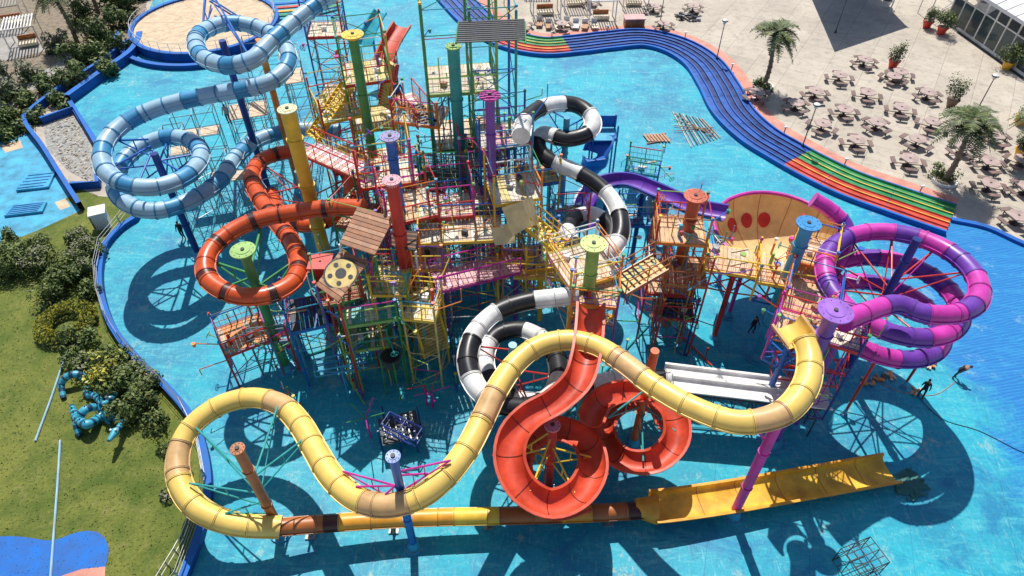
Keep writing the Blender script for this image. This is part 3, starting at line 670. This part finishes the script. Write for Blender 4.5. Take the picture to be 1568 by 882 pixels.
# right platforms
tower(P(1130,400,6.8),3.8,2.3,-14,[6.8],OD,[yellow,red,orange],7.9,clutter=3,z0=5.4,skip=(2,),braces=False)
tower(P(1205,418,6.9),3.4,2.3,-14,[6.9],[crm2,wood3,odeck],[yellow,orange,blue],8.1,clutter=5,z0=5.4,skip=(2,),braces=False)
tower(P(1245,385,7.6),2.2,2.6,-24,[7.6],OD,[orange,yellow,blue],8.9,clutter=5,z0=5.4)
column(ps,P(1238,343,10.9),lblue,.36,cap=.6,capm=M('cap_blue',(.03,.25,.55)))
tower(P(1240,456,7.6),2.6,2.6,-24,[7.6],OD,[orange,blue,magenta],9,clutter=8,z0=5)
tower(P(1222,498,8.3),2.2,1.6,-24,[8.3],[odeck,wood3],[magenta,blue,red],9.3,clutter=4,z0=6)
tower(P(1290,510,8.2),1.8,2,-24,[8.2],[crm2],[red,navy,purple],9.4,clutter=6,z0=2.5)
column(ps,P(1279,477,11),purple,.36,cap=.75,capm=M('violet_cap',(.3,.12,.55)))
truss(P(1190,548,5),P(1290,562,5),1.2,red,ps)
# lower-left towers
tower(P(372,512,3.4),2.6,2.4,30,[3.4],[orange,wood3],[red,grey,blue],4.6,clutter=5)
tower(P(415,505,3),2.2,2,10,[3],[lblue],[grey,red,teal],4.4,clutter=5)
tower(P(475,478,5),2.4,2.6,18,[5],[navy,dgrey],[blue,red,lblue],6.8,clutter=8)
tower(P(520,440,6.4),2.4,2.4,18,[6.4],WD,[green,red,lblue],8.2,clutter=10)
tower(P(568,470,6),2.8,2.4,12,[6],[teal,crm2],[lgreen,green,lgreen],7.4,clutter=8)
tower(P(560,515,3.6),2.6,2,12,[3.6],[green,wood3],[lgreen,green],5,rails=True,clutter=8)
tower(P(600,430,7),2,2.2,0,[7],YD,[yellow,green,red],8.4,clutter=8)
tower(P(648,470,6),1.8,2,-8,[6],YD,[yellow,ydeck],7.4,clutter=4)
stair(P(640,445,6.5),P(668,540,2.5),1.6,ydeck,yellow)
tower(P(655,395,6.6),2,2,0,[6.6],[crm2],[yellow,purple,white],8.4,clutter=6)
column(ps,P(622,375,8.5),yellow,.26,cap=.3)
tower(P(735,300,7.5),2.4,2.2,5,[7.5],[crm2,pdeck],[teal,blue,magenta],9.4,clutter=8)
tower(P(680,270,8),3,1.8,3,[8],[dgrey],[teal,green],10.4,clutter=6)
tower(P(870,330,6),2.2,2.2,5,[6],[lblue],[lblue,red,blue],8.6,clutter=6)
tower(P(985,255,2.2),2.6,2,-15,[2.2],[lblue,teal],[teal,blue,red],3.6,clutter=6)
tower(P(975,330,4),2.4,2.2,0,[4],[lblue],[blue,navy],5.6,clutter=5)
m=MB(); a=P(645,235,11);b=P(718,240,11)
for i in range(22):
    p=a.lerp(b,i/21); m.beam(p,p-V((0,0,2.3)),.1,.02,dgrey)
for k in range(8): m.beam(a-V((0,.0,k*.33)),b-V((0,0,k*.33)),.02,.05,dgrey)
m.build('mesh_screen',ps)
m=MB(); p=P(490,400,8); m.cyl(p,p+V((0,0,-1.6)),.9,red,r2=.2,n=4); m.cyl((p.x,p.y,0),p,.07,red); m.build('tipping_bucket',ps)
m=MB(); p=P(598,545,3.4); m.cyl(p,p-V((0,0,.9)),.62,dgrey,r2=.35,n=20); m.cyl(p+V((0,0,.01)),p+V((0,0,.03)),.5,black,n=20)
for k in range(4): t=k*1.57+.4; m.cyl((p.x+.7*math.cos(t),p.y+.7*math.sin(t),0),p+V((.6*math.cos(t),.6*math.sin(t),0)),.05,green)
m.build('tipping_bucket',ps)
truss(P(590,640,2.2),P(640,665,1.8),.6,navy,ps); truss(P(480,560,3),P(560,545,3),.5,lblue,ps)
m=MB(); p=P(612,655,1.2); m.box(p,2.2,1.8,.08,dgrey,.3)
for k in range(6): m.box(p+V((-.9+k*.35,0,.1)),.06,1.7,.04,grey,.3)
for dx in(-1,1):
    for dy in(-.8,.8): m.cyl(p+V((dx,dy,-1.2)),p+V((dx,dy,.9)),.05,navy)
m.build('spray_frame',ps)
for px,py,z in((650,590,2),(560,640,2),(660,600,1.6)):
    m=MB(); p=P(px,py,z); m.cyl((p.x,p.y,0),p,.06,magenta)
    for k in range(5): t=k*1.257; m.cyl(p,p+V((1.1*math.cos(t),1.1*math.sin(t),.5)),.03,R.choice([red,magenta,green]))
    m.build('spray_pole')
m=MB()
for a,b,mm in(((420,560),(700,470),teal),((520,560),(560,620),lgreen),((690,500),(700,600),blue),((860,640),(1010,480),teal),((1010,480),(1090,560),red),((430,590),(470,640),grey)):
    p=P(*a,.1);q=P(*b,.1); m.cyl(p,q,.06,mm,n=6)
    for k in range(4): r=p.lerp(q,(k+.5)/4); m.cyl(V((r.x,r.y,0)),r+V((0,0,.9)),.04,R.choice(pal),n=6); m.cyl(r+V((0,0,.9)),r+V((0,0,1)),.1,R.choice(pal),n=8)
m.build('spray_pipes')
# ------------------------------------------------------------ picnic tables
m=MB(); n=6
m.prism([(.72*math.cos(i*math.pi/3),.72*math.sin(i*math.pi/3)) for i in range(6)],.72,.78,table_m)
m.cyl((0,0,0),(0,0,.72),.09,seat_m); m.cyl((0,0,0),(0,0,.04),.35,seat_m,n=12); m.cyl((0,0,.78),(0,0,.8),.09,dgrey)
for k in range(4):
    t=k*math.pi/2+.4; x,y=math.cos(t),math.sin(t); m.cyl((0,0,.2),(x*1.1,y*1.1,.2),.035,seat_m); m.cyl((x*1.1,y*1.1,.0),(x*1.1,y*1.1,.45),.04,seat_m)
    m.add([(x*a+(-y)*b,y*a+x*b,z) for z in(.42,.48) for a,b in((.95,-.5),(1.3,-.4),(1.3,.4),(.95,.5))],[[4,5,6,7],[0,1,5,4],[1,2,6,5],[2,3,7,6],[3,0,4,7]],bench_m)
T0=m.build('picnic_table'); T0.location=P(1156,152); T0.scale=(1.1,1.1,1.05)
for x,y in((1216,168),(1246,150),(1283,125),(1321,101),(1365,127),(1325,152),(1290,178),(1256,200),(1376,175),(1417,152),(1339,198),(1308,225),(1423,197),(1400,224),(1388,254),(1470,235),(1520,218),(1510,258),(1510,292),(1552,342),(1566,297),(1560,255),(1375,120)):
    o=bpy.data.objects.new('picnic_table',T0.data); o.location=P(x,y); o.scale=(1.1,1.1,1.05); o.rotation_euler[2]=R.random()*3; bpy.context.collection.objects.link(o)
# ------------------------------------------------------------ vegetation
def leafclump(m,c,rx,ry,rz,n,s,mats,seed=0,sub=9):
    R2=random.Random(seed); cl=[]
    for k in range(sub):
        t=R2.uniform(0,6.28); a=R2.uniform(.1,.75); cl.append((V((rx*a*math.cos(t),ry*a*math.sin(t),rz*R2.uniform(.1,.8))),R2.uniform(.35,.6)))
    for i in range(n):
        cc,rs=R2.choice(cl); d=V((R2.gauss(0,1),R2.gauss(0,1),R2.gauss(0,1))).normalized(); k=R2.uniform(.6,1.05)
        p=cc+V((d.x*rx*rs*k,d.y*ry*rs*k,d.z*rz*rs*k))
        if p.z<0: p.z=R2.uniform(0,.2)
        nn=(d+V((R2.gauss(0,.5),R2.gauss(0,.5),R2.gauss(0,.5)+.2))).normalized(); u=nn.orthogonal().normalized(); w=nn.cross(u); a=R2.uniform(0,3.14); u2=u*math.cos(a)+w*math.sin(a); w2=nn.cross(u2)
        q=c+p; L=s*R2.uniform(.6,1.3)
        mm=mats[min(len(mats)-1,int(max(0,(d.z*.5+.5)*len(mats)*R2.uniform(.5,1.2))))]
        m.add([q-u2*L,q+w2*L*.45,q+u2*L,q-w2*L*.45],[[0,1,2,3]],mm)
sd=0
def shrub(px,py,r,h,n=700,mats=None,name='shrub',s=.16):
    global sd; sd+=1; m=MB(); c=P(px,py)
    m.cyl(c,c+V((0,0,h*.5)),.07,barkm,r2=.03,n=6)
    for k in range(5): t=k*1.26+sd; m.cyl(c+V((0,0,h*.15)),c+V((r*.5*math.cos(t),r*.5*math.sin(t),h*.6)),.04,barkm,r2=.015,n=5)
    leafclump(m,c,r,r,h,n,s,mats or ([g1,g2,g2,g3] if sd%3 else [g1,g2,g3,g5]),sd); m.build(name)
for px,py,r,h in((15,425,1.7,1.7),(45,400,1.4,1.5),(70,410,1.5,1.6),(100,430,1.7,1.8),(85,455,1.3,1.4),(125,395,1.4,1.4),(60,385,1.3,1.3),(10,395,1.3,1.2),(130,422,1.2,1.4),(140,450,1,1.1),(125,530,1.3,1.4),(140,565,1.1,1.2),(120,560,1,1),(195,600,1.4,1.6),(215,575,1.2,1.4),(222,625,1.3,1.5),(200,640,1.2,1.2),(232,600,1,1.1),(180,555,1.1,1.1),(240,655,.9,.9),(120,375,1.1,1.1),(150,390,1,.9),(255,690,.6,.4),(262,760,.5,.4)):
    shrub(px,py,r,h,int(620*r*r)+250,s=.12)
shrub(170,580,1.5,1.6,1300,[g1,g2,g3,g4],s=.14); shrub(150,590,1,1.2,700,[g2,g3,g4],s=.13)
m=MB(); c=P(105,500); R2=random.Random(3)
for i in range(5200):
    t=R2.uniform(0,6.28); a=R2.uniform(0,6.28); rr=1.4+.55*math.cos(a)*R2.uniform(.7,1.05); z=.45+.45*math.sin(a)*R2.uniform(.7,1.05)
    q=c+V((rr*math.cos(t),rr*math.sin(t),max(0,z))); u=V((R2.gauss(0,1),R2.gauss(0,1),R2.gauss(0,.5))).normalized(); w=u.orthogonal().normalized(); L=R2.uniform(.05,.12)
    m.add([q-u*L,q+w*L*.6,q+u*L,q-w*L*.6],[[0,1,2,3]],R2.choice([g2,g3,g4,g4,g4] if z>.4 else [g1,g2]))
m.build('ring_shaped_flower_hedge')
for px,py,r,h,mt in((10,190,1.6,1.4,0),(40,160,1.4,1.6,0),(80,140,1.6,1.7,0),(120,130,1.7,1.9,0),(150,95,1.8,2,0),(180,80,1.6,2,0),(190,40,1.7,2.2,0),(200,15,1.8,2.4,0),(150,60,1.8,2.2,0),(120,100,1.6,2,0),(165,115,1.4,1.5,0),(60,185,1.2,1.2,0),(20,150,1.6,2.4,1),(5,130,1.5,2.5,1),(50,120,1.3,2,1),(175,10,1.8,2.6,0),(215,-5,1.8,2.5,0),(130,35,1.6,2.4,0),(90,75,1.5,2,1),(30,200,1.2,1,0),(95,160,1.2,1.2,0),(5,215,1.3,1.3,0)):
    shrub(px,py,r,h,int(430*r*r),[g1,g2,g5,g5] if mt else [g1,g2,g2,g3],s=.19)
def palm(base,h,nf=34,L=2.6,seed=1,name='palm_tree'):
    R2=random.Random(seed); m=MB(); pts=[base+V((.15*math.sin(k*.5),0,h*k/10)) for k in range(11)]
    for k in range(10):
        m.cyl(pts[k],pts[k+1],.27-.012*k,barkm,r2=.22-.01*k,n=10); m.cyl(pts[k+1]-V((0,0,.06)),pts[k+1],.3-.012*k,barkm,n=10)
    top=pts[-1]; m.cyl(top-V((0,0,.4)),top+V((0,0,.3)),.35,barkm,r2=.15,n=10)
    for f in range(nf):
        t=f*2.4+R2.uniform(-.2,.2); el=R2.uniform(-.35,1.15); l=L*R2.uniform(.8,1.1); d=V((math.cos(t),math.sin(t),0)); n=14
        pp=[]
        for k in range(n+1):
            s=k/n; pp.append(top+V((0,0,.1))+d*(l*s*math.cos(el*.7))+V((0,0,l*(math.sin(el)*s-.75*s*s))))
        X=V((-d.y,d.x,0)); dead=el<-.2
        mm=[g5,wood3] if dead else [g1,g2,g2,g3,g5]
        for k in range(n):
            m.cyl(pp[k],pp[k+1],.025,g3,r2=.02,n=4); s=(k+.5)/n; ll=.6*math.sin(math.pi*(.12+.85*s))*L/2.6; T=(pp[k+1]-pp[k]).normalized()
            for sg in(-1,1):
                for h2 in(.15,.65):
                    q=pp[k].lerp(pp[k+1],h2); e=q+X*sg*ll+T*ll*.6+V((0,0,.1*ll+R2.uniform(-.1,.1))); w=T*.05
                    m.add([q-w,q+w,e+w*.3,e-w*.3],[[0,1,2,3]],R2.choice(mm))
    m.build(name)
palm(P(1168,134),5.6,36,2.6,2); palm(P(1445,278),5.6,38,2.8,3); palm(P(118,65),5.5,38,3,5); palm(P(1560,250),4.8,34,2.5,6); palm(P(150,20),5,34,2.6,8)
m=MB()
for q in(P(1168,134),P(1445,278)):
    m.cyl(q,q+V((0,0,.25)),1.0,white,n=18); m.cyl(q+V((0,0,.25)),q+V((0,0,.28)),.85,soil,n=18)
m.build('tree_kerb')
shrub(1160,132,.8,.9,300); shrub(1440,272,1.2,1.1,700,s=.12); shrub(1175,140,.5,.6,150); shrub(18,370,.9,1.4,400)
def pot(px,py,pm,h=2,r=.8,n=500):
    global sd; sd+=1; m=MB(); c=P(px,py); m.cyl(c,c+V((0,0,.75)),.36,pm,r2=.55,n=16); m.cyl(c+V((0,0,.7)),c+V((0,0,.8)),.6,pm,n=16); m.cyl(c+V((0,0,.8)),c+V((0,0,.82)),.5,soil,n=16)
    m.cyl(c+V((0,0,.8)),c+V((0,0,.8+h*.4)),.05,barkm,n=6); leafclump(m,c+V((0,0,1)),r,r,h,int(n*1.7),.1,[g1,g1,g2,g3],sd); m.build('potted_shrub')
pot(1366,103,terr,1.9,1.0); pot(1455,163,M('brown_pot',(.2,.12,.08)),1.9,1.0); pot(1440,52,terr,1.5,1.4,1000); pot(1540,105,ypot,1.6,1.6,1000); pot(1418,42,terr,1.2,1); pot(1560,190,ypot,1.2,1); pot(1495,-5,terr,1.3,1); pot(1560,240,ypot,1,.9); pot(1356,10,white,1.2,.6)
m=MB(); R2=random.Random(9); g6=M('grass_blade',(.17,.21,.04),.7,.3,0)
for i in range(5000):
    px=R2.uniform(-20,300);py=R2.uniform(330,900)
    lim=155 if py<470 else (155+(py-470)*.9 if py<620 else (290 if py<860 else 280))
    if px>lim-8 or (py<370 and px<130): continue
    q=P(px,py); a=R2.uniform(0,3.14); w=R2.uniform(.03,.07); u=V((math.cos(a),math.sin(a),0))*w
    m.add([q-u,q+u,q+u*.5+V((R2.uniform(-.08,.08),R2.uniform(-.08,.08),R2.uniform(.03,.08)))],[[0,1,2]],R2.choice([g3,g6,g6]))
m.build('grass_tufts')
# serpents
dm=M('serpent_dark',(.01,.06,.13)); sm=M('serpent_blue',(.05,.38,.52))
def serp(ctrl,r):
    pts=spline(PX(ctrl),.1); m=MB(); a=arcs(pts); L=a[-1]
    fr=frames(pts); vs=[];n=12
    for p,(T,X,U),s in zip(pts,fr,a):
        rr=r*(.35+.65*math.sin(math.pi*min(1,max(0,(s/L)*.8+.12))))
        vs+=[p+(X*math.cos(k*2*math.pi/n)+U*math.sin(k*2*math.pi/n))*rr for k in range(n)]
    fs=[];ms=[]
    for i in range(len(pts)-1):
        for k in range(n): fs.append([i*n+k,i*n+(k+1)%n,(i+1)*n+(k+1)%n,(i+1)*n+k]); ms.append(dm if (a[i]%.42)<.17 else sm)
    m.add(vs,fs,ms)
    h=pts[-1]; T=fr[-1][0]; m.cyl(h-T*.1,h+T*.45,.24,sm,r2=.16,n=12); m.cyl(h+T*.4,h+T*.75,.17,sm,r2=.1,n=10)
    for s in(-1,1): m.cyl(h+fr[-1][1]*s*.13+V((0,0,.16)),h+fr[-1][1]*s*.13+V((0,0,.3)),.06,white,n=8); m.cyl(h+fr[-1][1]*s*.2,h+fr[-1][1]*s*.3-T*.3+V((0,0,.35)),.05,dm,r2=.01,n=6)
    for i in range(6,len(pts)-4,5): m.cyl(pts[i]+V((0,0,r*.6)),pts[i]+V((0,0,r*1.4)),.07,dm,r2=.01,n=5)
    m.build('sea_serpent_statue')
serp([(98,610,.1),(94,590,.4),(104,576,.8),(122,574,.7),(136,586,.2),(134,603,.1),(146,606,.3),(158,618,.8),(168,612,.6)],.25)
serp([(110,622,.1),(118,640,.5),(134,650,.8),(152,640,.2),(168,636,.5),(186,646,.6),(176,662,.9)],.27)
serp([(122,668,.1),(118,648,.5),(130,628,.9),(150,624,.5),(160,636,.2)],.25)
m=MB(); m.sweep(spline(PX([(106,532),(95,560),(78,610),(65,645),(54,675)],.08),.3),cir_prof(.06,6),lambda i,j:wblue); m.build('hose')
m=MB(); m.sweep(spline(PX([(92,674),(88,740),(82,820),(76,900)],.08),.3),cir_prof(.06,6),lambda i,j:wblue); m.build('hose')
m=MB(); gp=spline(PX([(292,712),(300,745),(298,790),(286,830),(262,872),(245,900)],.0),.8)
for i,p in enumerate(gp):
    m.cyl(p,p+V((0,0,.9)),.03,grey,n=6)
    if i:
        for z in(.5,.9): m.cyl(gp[i-1]+V((0,0,z)),p+V((0,0,z)),.025,white,n=6)
m.build('guide_rail')
c=[(-60,835),(0,822),(40,823),(80,828),(120,815),(150,815),(166,835),(160,872),(130,905),(60,930),(-60,950)]
g=MB(); g.sheet(spline(PX(c),.4,closed=True),.03,bblue); g.build('splash_pad')
g=MB(); g.sheet(PX([(95,882),(125,872),(162,868),(160,900),(90,910)]),.04,salmon); g.build('painted_mat')
m=MB(); p=P(160,345); m.box(p+V((0,0,.7)),1.0,1.0,1.4,roofw,.4); m.box(p+V((0,0,1.45)),1.2,1.2,.1,white,.4); m.box(p+V((-.1,-.52,.7)),.7,.03,1.1,grey,.4); m.build('utility_cabinet')
def lamp(px,py,h=4.2):
    m=MB(); p=P(px,py); m.cyl(p,p+V((0,0,.35)),.16,dgrey,r2=.09,n=10); m.cyl(p,p+V((0,0,h)),.055,dgrey,r2=.04); m.cyl(p+V((0,0,h)),p+V((0,0,h+.1)),.32,dgrey,r2=.28,n=14); m.cyl(p+V((0,0,h-.28)),p+V((0,0,h)),.14,white,r2=.2,n=12); m.cyl(p+V((0,0,h+.1)),p+V((0,0,h+.22)),.28,white,r2=.08,n=14); m.build('street_lamp')
lamp(1279,50);lamp(1097,92);lamp(1228,226);lamp(1010,40,3.6);lamp(1490,180)
# pavilion top right
pv=empty('glass_pavilion'); m=MB(); rc=[P(1470,-22,4.2),P(1600,60,4.2),P(1760,10,4.2),P(1600,-90,4.2)]
m.add([p for p in rc]+[p+V((0,0,.35)) for p in rc],[[4,5,6,7],[0,1,5,4],[1,2,6,5],[2,3,7,6],[3,0,4,7],[3,2,1,0]],roofw)
for i in range(1,9): a=rc[0].lerp(rc[1],i/9);b=rc[3].lerp(rc[2],i/9); m.beam(a+V((0,0,.39)),b+V((0,0,.39)),.08,.08,white)
m.build('roof',pv); m=MB()
nrm=V((rc[3].x-rc[0].x,rc[3].y-rc[0].y,0)).normalized()
for k in range(9):
    a=rc[0].lerp(rc[1],k/8)+nrm*.5; m.cyl((a.x,a.y,0),(a.x,a.y,4.2),.09,white)
    if k<8:
        b=rc[0].lerp(rc[1],(k+1)/8)+nrm*.5; a2=V((a.x,a.y,1.6));b2=V((b.x,b.y,1.6)); m.beam(a2,b2,.03,2.6,glass); m.beam(V((a.x,a.y,.2)),V((b.x,b.y,.2)),.12,.3,white); m.beam(V((a.x,a.y,3)),V((b.x,b.y,3)),.1,.12,white)
m.build('front_wall',pv); g=MB(); g.sheet([(p.x,p.y) for p in rc],.02,dgrey); g.build('floor',pv)
m=MB(); a=P(1405,20);b=P(1445,-5)
for p in(a,b,P(1420,30),P(1462,4)): m.cyl(p,p+V((0,0,3)),.06,white)
for i in range(6): p=a.lerp(P(1420,30),i/5)+V((0,0,3));q=b.lerp(P(1462,4),i/5)+V((0,0,3)); m.cyl(p,q,.04,white)
m.build('steel_awning_frame')
def pergola(px,py,w,l,rm,rot=0):
    m=MB(); p=P(px,py); q=Matrix.Rotation(rot,3,'Z')
    for sx in(-1,1):
        for sy in(-1,1): a=p+q@V((sx*w/2,sy*l/2,0)); m.cyl(a,a+V((0,0,2.6)),.07,white)
    n=int(w/.3)
    for i in range(n): m.box(p+q@V((-w/2+(i+.5)*w/n,0,2.65)),.12,l+.5,.08,rm,rot)
    for s in(-1,1): m.box(p+q@V((0,s*l/2,2.55)),w+.3,.1,.1,rm,rot)
    m.box(p+V((0,0,.35)),w*.6,l*.4,.3,cream,rot); m.box(p+q@V((0,l*.25,.6)),w*.6,.15,.7,brown,rot); m.build('pergola')
pergola(835,22,3.2,2.6,dgrey,.1); pergola(880,8,3,2.6,wood2,.1); pergola(920,30,3,2,white,.05); pergola(970,8,3,2.4,wood,.05); pergola(820,-12,3,2.4,white)
pergola(20,38,3.4,3,asph,.4); pergola(45,70,3,3,white,.4)
m=MB(); 
for i in range(7): p=P(826+i*14,42+R.uniform(-3,3)); m.box(p+V((0,0,.3)),.7,1.5,.12,R.choice([white,cream,wood2]),R.uniform(-.3,.3)); m.box(p+V((0,.7,.55)),.65,.1,.6,white)
m.build('sun_lounger_row')
m=MB(); p=P(970,40); m.box(p+V((0,0,.5)),2.2,1.2,1,wood2,.05); m.box(p+V((0,0,1.05)),2.4,1.4,.1,pdeck,.05)
for k in range(3): m.box(p+V((-.7+k*.7,-.62,.5)),.6,.04,.8,brown,.05)
m.build('bar_counter')
m=MB(); p=P(1050,28)
for k in range(26): a=p+V((R.uniform(-1.4,1.4),R.uniform(-.8,.8),R.uniform(.1,.5))); m.box(a,R.uniform(.2,.6),R.uniform(.1,.4),R.uniform(.1,.4),R.choice([dgrey,grey,black]),R.random()*3)
m.build('equipment_heap')
for px,py in((1015,45),(1060,18),(800,45),(860,45),(905,8),(1000,18)): 
    o=bpy.data.objects.new('picnic_table',T0.data); o.location=P(px,py); bpy.context.collection.objects.link(o)
m=MB(); zz=6.5
tri=[P(1278,80),P(1240,-8),P(1390,42),P(1330,-20)]
pts=[V((p.x-.08*zz,p.y+.62*zz,zz)) for p in tri]; m.add([pts[0],pts[2],pts[3],pts[1]],[[0,1,2,3]],navy)
for p in(pts[1],pts[2]): m.cyl((p.x,p.y,0),p+V((0,0,.2)),.08,white)
m.build('shade_sail')
# floor debris
m=MB(); 
for i in range(10):
    a=P(1030+i*5,172+i*1.2);b=P(1058+i*5,226-i*1.5); m.beam(a+V((0,0,.06+.02*(i%3))),b+V((0,0,.06+.02*(i%3))),.08,.06,R.choice([grey,dgrey,wood3,wood2]))
for i in range(4): a=P(1032,176+i*9);b=P(1092,212-i*5); m.beam(a+V((0,0,.16)),b+V((0,0,.16)),.06,.05,wood)
m.build('timber_plank_stack')
m=MB(); p=P(1005,213)
for i in range(7): m.box(p+V((-.9+i*.3,0,.16)),.2,1.3,.04,wood2,.3)
for i in(-1,0,1): m.box(p+V((0,i*.55,.07)),2.0,.1,.1,wood,.3)
m.build('wooden_pallet')
m=MB(); p=P(1310,868); s=1.35; rt=Matrix.Rotation(.35,3,'Z')
def cp(i,j,k): return p+rt@V(((i-.5)*s*1.3,(j-.5)*s,k*s))
for i in range(5):
    t=i/4
    for k in(0,1):
        m.cyl(cp(t,0,k),cp(t,1,k),.022,dgrey,n=5); m.cyl(cp(0,t,k),cp(1,t,k),.022,dgrey,n=5)
    if i%2==0:
        for j in(0,1): m.cyl(cp(t,j,0),cp(t,j,1),.022,dgrey,n=5); m.cyl(cp(j,t,0),cp(j,t,1),.022,dgrey,n=5); m.cyl(cp(0,j,t),cp(1,j,t),.022,dgrey,n=5)
m.cyl(cp(0,0,0),cp(1,0,1),.02,dgrey,n=5); m.cyl(cp(0,1,0),cp(1,1,1),.02,dgrey,n=5); m.build('wire_cage')
m=MB(); p=P(1392,745); tm=M('green_tarp',(.02,.16,.14),.6)
nx=12; vs=[];fs=[]
for i in range(nx+1):
    for j in range(nx+1): vs.append(p+Matrix.Rotation(.5,3,'Z')@V(((i/nx-.5)*1.9+R.uniform(-.07,.07),(j/nx-.5)*1.6+R.uniform(-.07,.07),.05+.12*R.random())) )
for i in range(nx):
    for j in range(nx):
        if (i-6)**2+(j-6)**2<R.uniform(28,48): fs.append([i*(nx+1)+j,(i+1)*(nx+1)+j,(i+1)*(nx+1)+j+1,i*(nx+1)+j+1])
m.add([(v[0],v[1],max(.02,v[2])) for v in vs],fs,tm); m.build('crumpled_tarp')
m=MB()
for px,py in((1345,580),(1330,585),(1360,577),(1400,600),(1425,560)):
    for k in range(7): a=P(px+R.uniform(-8,8),py+R.uniform(-5,5)); m.box(a+V((0,0,.1)),R.uniform(.1,.4),R.uniform(.05,.2),R.uniform(.05,.15),R.choice([dgrey,grey,wood3,orange]),R.random()*3)
m.build('tool_pile')
m=MB(); m.sweep(spline(PX([(1400,600),(1440,640),(1500,660),(1560,690),(1600,705)],.03),.4),cir_prof(.02,5),lambda i,j:black); m.sweep(spline(PX([(1345,585),(1380,600),(1430,605),(1462,585)],.03),.4),cir_prof(.015,5),lambda i,j:orange); m.build('power_cable')
# people
def body_mat(name,shirt,trou):
    m,nt,b=new_mat(name); co=N(nt,'ShaderNodeTexCoord').outputs['Generated']; sx=N(nt,'ShaderNodeSeparateXYZ'); nt.links.new(co,sx.inputs[0])
    r=N(nt,'ShaderNodeValToRGB'); r.color_ramp.interpolation='CONSTANT'; e=r.color_ramp.elements; e[0].position=0;e[0].color=(.02,.02,.02,1); e[1].position=.05;e[1].color=trou+(1,)
    for p,c in((.52,shirt+(1,)),(.84,(.35,.19,.12,1)),(.94,(.02,.015,.01,1))): q=e.new(p); q.color=c
    nt.links.new(sx.outputs[2],r.inputs[0]); nt.links.new(r.outputs[0],b.inputs['Base Color']); b.inputs['Roughness'].default_value=.8; return m
def person(loc,rot,mat,lean=0,s=1.0):
    def sh(x,y,z):
        if z<=.95 and abs(x)<.2: return (x,y,z)
        dz=z-.95; return (x,y*math.cos(lean)-dz*math.sin(lean),.95+dz*math.cos(lean)+y*math.sin(lean)*.3)
    J=[(0,0,.95),(0,0,1.15),(0,0,1.38),(0,0,1.5),(0,-.02,1.6),(0,0,1.72),(.17,0,1.4),(.24,-.05,1.15),(.25,-.22,.95),(-.17,0,1.4),(-.26,.04,1.13),(-.28,-.08,.9),(.1,0,.9),(.13,-.1,.5),(.13,.02,.08),(.13,-.14,.04),(-.1,0,.9),(-.13,.05,.5),(-.14,.16,.08),(-.14,.02,.04),(.25,-.3,.9),(-.28,-.12,.8)]
    E=[(0,1),(1,2),(2,3),(3,4),(4,5),(2,6),(6,7),(7,8),(2,9),(9,10),(10,11),(0,12),(12,13),(13,14),(14,15),(0,16),(16,17),(17,18),(18,19),(8,20),(11,21)]
    rad=[.14,.13,.14,.055,.1,.08,.07,.05,.035,.07,.05,.035,.09,.065,.045,.04,.09,.065,.045,.04,.03,.03]
    me=bpy.data.meshes.new('person'); me.from_pydata([sh(*j) for j in J],E,[]); me.materials.append(mat)
    o=bpy.data.objects.new('person',me); bpy.context.collection.objects.link(o); o.location=loc; o.rotation_euler[2]=rot; o.scale=(s,s,s)
    md=o.modifiers.new('s','SKIN'); 
    for v,r in zip(me.skin_vertices[0].data,rad): v.radius=(r,r)
    me.skin_vertices[0].data[0].use_root=True
    md.use_smooth_shade=True; o.modifiers.new('d','SUBSURF').levels=1; o.modifiers['d'].render_levels=1
b1=body_mat('dark_clothes',(.02,.02,.03),(.03,.03,.05)); b2=body_mat('blue_shirt',(.03,.1,.4),(.04,.04,.06)); b3=body_mat('pale_shirt',(.4,.4,.38),(.04,.05,.1))
person(P(1150,510),.5,b1,s=.95); person(P(1461,578),1.2,b1,.8,.9); person(P(1408,608),2.6,b1,.4,.9); person(P(282,366),0,b1); person(P(292,360),2,b2); person(P(612,160,11.1),.4,b2); person(P(352,190,5.8),0,b3)
# ------------------------------------------------------------ light & camera
el=math.radians(58); dx,dy=.08,-.62
sun=bpy.data.lights.new('sun','SUN'); sun.energy=5.0; sun.angle=math.radians(.5); sun.color=(1,.96,.89)
so=bpy.data.objects.new('sun',sun); bpy.context.collection.objects.link(so)
d=V((dx,dy,-1)).normalized(); so.rotation_euler=d.to_track_quat('-Z','Y').to_euler()
w=bpy.data.worlds.new('World'); bpy.context.scene.world=w; w.use_nodes=True; nt=w.node_tree
sk=nt.nodes.new('ShaderNodeTexSky'); sk.sky_type='NISHITA'; sk.sun_disc=False; sk.sun_elevation=el; sk.sun_rotation=math.atan2(-dx,-dy)
bg=nt.nodes['Background']; bg.inputs[1].default_value=.1; nt.links.new(sk.outputs[0],bg.inputs[0])
cam=bpy.data.cameras.new('camera'); cam.sensor_width=36; cam.lens=F/1568*36; cam.clip_end=2000
co=bpy.data.objects.new('camera',cam); co.location=(0,0,H); co.rotation_euler=(math.radians(45),0,0); bpy.context.collection.objects.link(co)
sc=bpy.context.scene; sc.camera=co; sc.view_settings.view_transform='Standard'; sc.view_settings.look='None'; sc.view_settings.exposure=0
